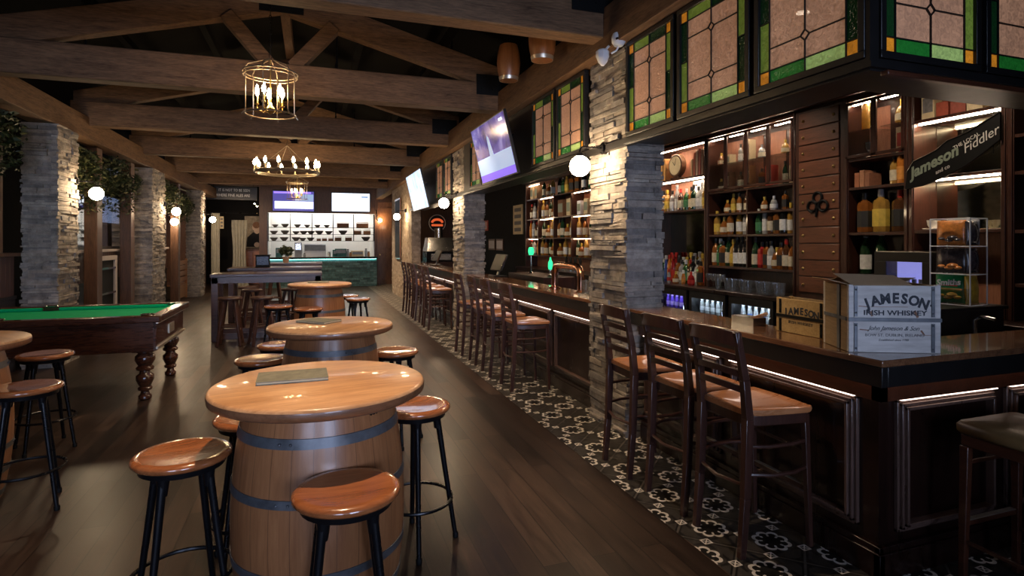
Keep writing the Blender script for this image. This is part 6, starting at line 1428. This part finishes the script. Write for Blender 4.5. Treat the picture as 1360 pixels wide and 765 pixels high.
# ================================================================ LEFT REAR PASSAGE
t = thing('notice_board', 'black overhead sign board with two lines of pale lettering above the passage', 'sign', (-2.60, 21.90, 3.05))
MB().box(-0.82, -0.02, 0, 0.82, 0.04, 0.46).build('board', 'black_paint', t, bevel=0.004)
text('IT IS NOT TO BE SEEN', 0.125, 'silver_text', (0.10, -0.022, 0.33), (1, 0, 0), (0, 0, 1), t, 'lettering', sx=0.80)
text('WHERE FINE ALES ARE', 0.135, 'silver_text', (0.05, -0.022, 0.15), (1, 0, 0), (0, 0, 1), t, 'lettering', sx=0.80)
for s_ in (-0.7, 0.7): MB().tube([(s_, 0.01, 0.46), (s_, 0.01, 0.62)], 0.01, 6).build('hanger', 'black_metal', t)
def curtain(label, x, y, w_, h, z0, waist=0.0):
    b = MB(); n = 40; m = 12; vs = []; fs = []
    for j in range(m + 1):
        v = j / m; k = 1 - waist * math.sin(PI * min(1, v * 1.15)) * 0.6 + (0.25 * (1 - v) if waist else 0)
        for i in range(n + 1):
            u = i / n; vs.append((x + (u - 0.5) * w_ * k, y + 0.09 * math.sin(u * 2 * PI * 5) * (0.6 + 0.4 * (1 - v)), z0 + v * h))
    for j in range(m):
        for i in range(n): a = j * (n + 1) + i; fs.append((a, a + 1, a + n + 2, a + n + 1))
    k = len(vs); vs += [(p[0], p[1] + 0.008, p[2]) for p in vs]; fs += [tuple(q + k for q in f[::-1]) for f in fs]
    b.add(vs, fs); o = b.build('curtain', 'curtain_cloth', ang=3.0); tag(o, label, 'curtain'); return o
curtain('narrow pale curtain hanging at the left of the passage', -3.05, 21.6, 0.26, 2.55, 0.02)
curtain('gathered pale curtain draped in the middle of the passage', -2.40, 22.4, 0.50, 2.35, 0.02, 0.5)
t = thing('curtain_rail', 'dark curtain rail across the rear passage', 'curtain rail', (-2.58, 21.6, 2.58)); MB().tube([(-0.82, 0, 0), (0.82, 0, 0)], 0.012, 8).build('pole', 'black_metal', t)
for s_ in (-0.82, 0.82): MB().sphere((s_, 0, 0), 0.02, 8, 6).build('finial', 'brass', t)
t = thing('wall_painting', 'painted mural of a pale faced person in dark clothes leaning at a desk', 'painting', (-2.02, 24.5, 1.35))
MB().box(-0.42, 0, 0, 0.48, 0.03, 1.25).build('panel', 'wall_print', t)
b = MB(); b.add([(-0.36, -0.004, 0.05), (0.34, -0.004, 0.05), (0.30, -0.004, 0.45), (0.12, -0.004, 0.62), (-0.12, -0.004, 0.62), (-0.32, -0.004, 0.42)], [(0, 1, 2, 3, 4, 5)]); b.build('painted_coat', 'matt_black', t, flat=True)
b = MB(); b.tube([(0, -0.003, 0.80), (0, -0.008, 0.80)], 0.15, 20); b.tube([(0.02, -0.003, 0.66), (0.02, -0.009, 0.66)], 0.10, 16); b.tube([(0.02, -0.003, 0.13), (0.02, -0.009, 0.13)], 0.10, 16); b.build('painted_face', 'skin_painted', t, flat=True)
b = MB(); b.tube([(0, -0.002, 0.90), (0, -0.0095, 0.90)], 0.13, 20); b.build('painted_hair', 'basket', t, flat=True)
t = thing('reception_cabinet', 'orange-brown wooden cabinet below the painted mural', 'cabinet', (-2.05, 23.6, 0))
MB().box(-0.46, 0, 0, 0.46, 0.5, 1.28).build('body', 'terracotta_wood', t, bevel=0.01); MB().box(-0.50, -0.03, 1.28, 0.50, 0.52, 1.33).build('top', 'post_wood', t, bevel=0.006)
for k in range(2): MB().box(-0.42 + k * 0.43, -0.015, 0.1, -0.42 + k * 0.43 + 0.41, 0.0, 1.2).build('door', 'terracotta_wood', t, bevel=0.01)
for i, (x, z) in enumerate(((-1.98, 2.72), (-1.86, 2.60))):
    t = thing('ceiling_downlight', ['left', 'right'][i] + ' tiny white downlight in the rear passage', 'downlight', (x, 23.3 - i * 0.5, z + 0.3), 0, 'downlights in the passage'); MB().lathe([(0.05, 0), (0.05, 0.05), (0.001, 0.05)], 14).build('housing', 'black_metal', t); MB().sphere((0, 0, 0.0), 0.028, 12, 8).build('lens', 'bulb', t); MB().tube([(0, 0, 0.05), (0, 0, 0.5)], 0.008, 6).build('stem', 'black_metal', t)
light('POINT', 'passage_lamp', (-2.4, 23.2, 2.4), 18, WARM, shadow_soft_size=0.1)
t = thing('room_number_sign', 'small vertical lit sign beside the rear passage globe lamp', 'sign', (-2.90, 21.9, 2.05)); MB().box(-0.06, 0, 0, 0.06, 0.03, 0.42).build('board', 'cream_paper', t)
for k in range(3): MB().box(-0.035, -0.003, 0.06 + k * 0.12, 0.035, -0.0005, 0.12 + k * 0.12).build('printed_mark', 'grey_ink', t, flat=True)
# ================================================================ LEFT SIDE PARTITION
def partition(y0, y1, label, light_cap=True, z=1.42):
    t = thing('low_partition', label, 'partition', (-3.52, y0, 0)); L = y1 - y0
    MB().box(0, 0, 0, 0.07, L, 0.9).build('lower_panel', 'wall_panel_dark', t, bevel=0.004)
    b = MB(); s_ = 0.01
    while s_ < L - 0.02: b.box(0.0, s_, 0.93, 0.065, min(L - 0.01, s_ + 0.10), z); s_ += 0.106
    b.build('bead_boards', 'wall_panel_brown', t, bevel=0.004)
    MB().box(-0.02, 0, 0.895, 0.085, L, 0.935).build('rail', 'wall_panel_dark', t, bevel=0.005)
    MB().box(-0.05, 0, z, 0.12, L, z + 0.045).build('ledge', 'white_paint' if light_cap else 'post_wood', t, bevel=0.006)
    return t
partition(5.3, 8.72, 'dark panelled low partition behind the pool table, left of the first pillar', False)
partition(9.47, 13.33, 'low partition with a pale ledge between the first two left pillars')
partition(14.47, 16.6, 'low partition with a pale ledge past the second left pillar')
def post(y, label, x=-3.58, w_=0.19, d_=0.22):
    o = MB().box(x, y, 1.466, x + w_, y + d_, 3.42).build('timber_post', 'post_wood', bevel=0.008); tag(o, label, 'post')
    return o
def postf(y, label, x=-3.36, w_=0.18, d_=0.24): o = MB().box(x - 0.02, y, 0, x - 0.02 + w_, y + d_, 3.095).build('timber_post', 'post_wood', bevel=0.008); tag(o, label, 'post')
post(8.05, 'timber post on the partition left of the first stone pillar'); postf(10.75, 'brown timber post just right of the first left globe lamp'); postf(12.55, 'brown timber post just left of the second stone pillar'); postf(16.62, 'brown timber post between the second and third left pillars')
def gwin(n, y0, y1, z0=1.466, z1=3.0):
    b = MB(); x = -3.50
    for (a, c, p, q) in ((y0, y1, z0, z0 + 0.05), (y0, y1, z1 - 0.05, z1), (y0, y0 + 0.05, z0, z1), (y1 - 0.05, y1, z0, z1), ((y0 + y1) / 2 - 0.02, (y0 + y1) / 2 + 0.02, z0, z1)): b.box(x, a, p, x + 0.05, c, q)
    f = struct(b.build('window_%d' % n, 'wall_panel_dark', flat=True)); MB().box(x + 0.02, y0 + 0.05, z0 + 0.05, x + 0.026, y1 - 0.05, z1 - 0.05).build('pane', 'pane_glass', f, flat=True)
gwin(3, 5.35, 8.0); gwin(4, 9.5, 13.3); gwin(5, 14.5, 16.55)
for n, (a, c, z0, z1) in enumerate(((18.5, 20.6, 2.15, 2.9), (19.3, 19.8, 3.35, 3.75), (20.1, 20.7, 3.35, 3.75), (12.0, 12.5, 3.0, 3.3))):
    f = struct(MB().box(XL, a - 0.06, z0 - 0.06, XL + 0.03, c + 0.06, z1 + 0.06).build('window_%d' % (6 + n), 'wall_panel_dark', flat=True)); MB().box(XL + 0.031, a, z0, XL + 0.035, c, z1).build('pane', 'daylight_pane', f, flat=True)
t = thing('framed_heater', 'black inset panel with metal rails in a pale frame between the timber posts', 'panel', (-3.44, 11.1, 0.25))
b = MB()
for (a, c, p, q) in ((0, 1.35, 0, 0.08), (0, 1.35, 1.02, 1.10), (0, 0.12, 0.08, 1.02), (1.23, 1.35, 0.08, 1.02)): b.box(0, a, p, 0.05, c, q)
b.build('frame', 'white_paint', t, bevel=0.004); MB().box(0, 0.12, 0.08, 0.02, 1.23, 1.02).build('panel', 'matt_black', t)
for z in (0.42, 0.86): MB().box(0.02, 0.12, z, 0.06, 1.23, z + 0.035).build('rail', 'chrome', t)
t = thing('pale_panel', 'pale narrow panel leaning beside the second stone pillar', 'panel', (-3.43, 12.85, 0.02)); MB().box(0, 0, 0, 0.03, 0.46, 1.36).build('board', 'white_paint', t, bevel=0.005); MB().box(0.03, 0.05, 0.06, 0.036, 0.41, 1.3).build('inset', 'white_paint', t, bevel=0.003)
t = thing('wooden_bench', 'high backed orange wooden bench before the farthest left pillar', 'bench', (-3.75, 17.0, 0)); L = 1.6
for z in (0.50, 0.66, 0.82, 0.96): MB().box(0.36, 0, z, 0.39, L, z + 0.12).build('back_board', 'bench_wood', t, bevel=0.008)
MB().box(-0.05, 0, 0.42, 0.36, L, 0.47).build('seat', 'bench_wood', t, bevel=0.008); MB().box(0.34, 0, 0.06, 0.385, L, 0.42).build('front_panel', 'bench_wood', t)
for y in (0.0, L - 0.05): MB().box(0.345, y, 0, 0.40, y + 0.05, 1.12).build('post', 'bench_wood', t, bevel=0.005)
MB().box(-0.05, 0, 0, 0.0, L, 0.42).build('rear_panel', 'bench_wood', t)
for (y0, y1, n, lb) in ((5.4, 8.25, 3400, 'leafy garland hanging left of the first stone pillar'), (9.75, 13.2, 5200, 'leafy garland hanging between the first two left pillars'), (14.7, 18.5, 4200, 'leafy garland hanging past the second left pillar')):
    b = MB(); b.tube([(-3.25, y0, 3.02), (-3.27, (y0 + y1) / 2, 2.98), (-3.25, y1, 3.02)], 0.02, 6)
    k = int((y1 - y0) / 0.25)
    for i in range(k):
        c_ = (-3.28 + U(-0.10, 0.06), y0 + (i + 0.5) * (y1 - y0) / k, U(2.55, 2.9)); foliage(b, c_, U(0.16, 0.28), n // k, 0.02, 0.05, 1.1)
        if R() < 0.5: foliage(b, (c_[0], c_[1], c_[2] - 0.32), 0.18, n // k // 3, 0.02, 0.045, 1.3)
    tag(b.build('hanging_garland', 'leaves', flat=True), lb, 'plant', 'leafy garlands under the left beam')
# ================================================================ BEYOND THE BAR
t = thing('pizza_oven', 'stainless hooded oven with a round flue beyond the middle stone pillar', 'oven', (3.62, 16.9, 0))
MB().box(-0.45, -0.3, 0, 0.45, 0.45, 1.0).build('base', 'cabinet_wood', t); MB().box(-0.42, -0.28, 1.0, 0.42, 0.4, 1.30).build('oven_body', 'black_metal', t, bevel=0.01)
b = MB(); b.add([(-0.42, -0.34, 1.32), (0.42, -0.34, 1.32), (0.42, 0.4, 1.32), (-0.42, 0.4, 1.32), (-0.36, -0.2, 1.72), (0.36, -0.2, 1.72), (0.36, 0.3, 1.72), (-0.36, 0.3, 1.72)], [(3, 2, 1, 0), (4, 5, 6, 7), (0, 1, 5, 4), (1, 2, 6, 5), (2, 3, 7, 6), (3, 0, 4, 7)]); b.build('hood', 'steel', t, flat=True)
MB().tube([(0, 0.05, 1.72), (0, 0.05, 2.0)], 0.12, 24).build('flue', 'steel', t)
MB().box(-0.3, -0.29, 1.06, 0.3, -0.281, 1.24).build('oven_door', 'steel', t, bevel=0.003)
light('POINT', 'oven_lamp', (3.3, 15.6, 2.3), 20, WARM, shadow_soft_size=0.1)
t = thing('neon_sign', 'round red and orange lit sign on the far wall behind the oven', 'sign', (4.62, 21.93, 2.32)); MB().tube([(0, 0.0, 0), (0, -0.03, 0)], 0.36, 32).build('disc', 'black_paint', t)
b = MB(); b.tube([(0.32 * math.cos(k * PI / 16), -0.045, 0.32 * math.sin(k * PI / 16)) for k in range(32)], 0.018, 6, True); b.build('neon_ring', 'silver_text', t)
b = MB(); b.tube([(0.2 * math.cos(k * PI / 12), -0.045, 0.12 + 0.12 * math.sin(k * PI / 12) - 0.1) for k in range(13)], 0.045, 8); b.build('neon_arc', 'neon_orange', t); MB().box(-0.22, -0.05, -0.12, 0.22, -0.03, -0.04).build('neon_bar', 'neon_orange', t)
def wall_item(name, label, cat, y0, y1, z0, z1, mat, inner=None, group=None, x=None):
    X = (XR if x is None else x); t = thing(name, label, cat, (X, (y0 + y1) / 2, z0), 0, group); w_ = y1 - y0; h = z1 - z0
    MB().box(-0.03, -w_ / 2, 0, -0.001, w_ / 2, h).build('frame', mat, t, bevel=0.003)
    if inner: MB().box(-0.034, -w_ / 2 + 0.05, 0.05, -0.0305, w_ / 2 - 0.05, h - 0.05).build('print', inner, t, flat=True)
    return t
t = wall_item('poster', 'tall narrow pale poster with dark shapes on the black wall behind the bar', 'poster', 14.3, 15.05, 1.80, 2.60, 'cream_paper', None)
for k in range(4): MB().box(-0.034, -0.26, 0.08 + k * 0.18, -0.031, 0.26, 0.08 + k * 0.18 + 0.10).build('printed_row', 'grey_ink', t, flat=True)
wall_item('framed_notice', 'left pale framed notice on the black wall behind the bar', 'frame', 16.75, 17.4, 1.34, 1.68, 'post_wood', 'white_paint', 'framed notices'); wall_item('framed_notice', 'right pale framed notice on the black wall behind the bar', 'frame', 15.95, 16.6, 1.34, 1.68, 'post_wood', 'white_paint', 'framed notices')
wall_item('safety_sign', 'small red safety sign with white mark on the black wall', 'sign', 17.5, 18.05, 1.95, 2.28, 'red_paint', 'white_mark')
wall_item('wall_plaque', 'tall dark carved wooden plaque on the pale brick pier', 'plaque', 16.3, 17.3, 1.1, 2.85, 'table_edge_wood', 'matt_black', None, 2.40)
t = thing('exposed_lamp', 'black curved bracket lamp on the back wall beside the door', 'wall lamp', (2.30, 21.94, 2.45)); b = MB(); b.tube([(0, 0, 0.3), (0, -0.1, 0.32), (0, -0.14, 0.2), (0, -0.14, 0.0), (0.08, -0.14, -0.08)], 0.018, 8); b.build('bracket', 'black_metal', t); MB().sphere((0.14, -0.14, -0.05), 0.06, 14, 8).build('bulb', 'candle_bulb', t)
for i, y in enumerate((3.0, 5.2, 7.4, 10.4, 12.6)):  # hidden downlights added to brighten the bottle shelves
    t = thing('bar_fill_downlight', 'added fill downlight in the ceiling over the bartender aisle, %s from the canopy corner' % ORD[i], 'downlight', (3.9, y, 3.42), 0, 'fill downlights over the aisle'); MB().lathe([(0.05, -0.03), (0.055, -0.03), (0.055, 0.0), (0.05, 0)], 16, cap=False).build('housing', 'steel', t); MB().lathe([(0.001, -0.012), (0.045, -0.012), (0.045, -0.008)], 14).build('lens', 'led_warm', t)
    light('SPOT', 'aisle_fill_lamp', (0, 0, -0.05), 75, (1.0, 0.80, 0.60), t, spot_size=1.9, spot_blend=0.8, shadow_soft_size=0.05, rot=(0, -0.45, 0))
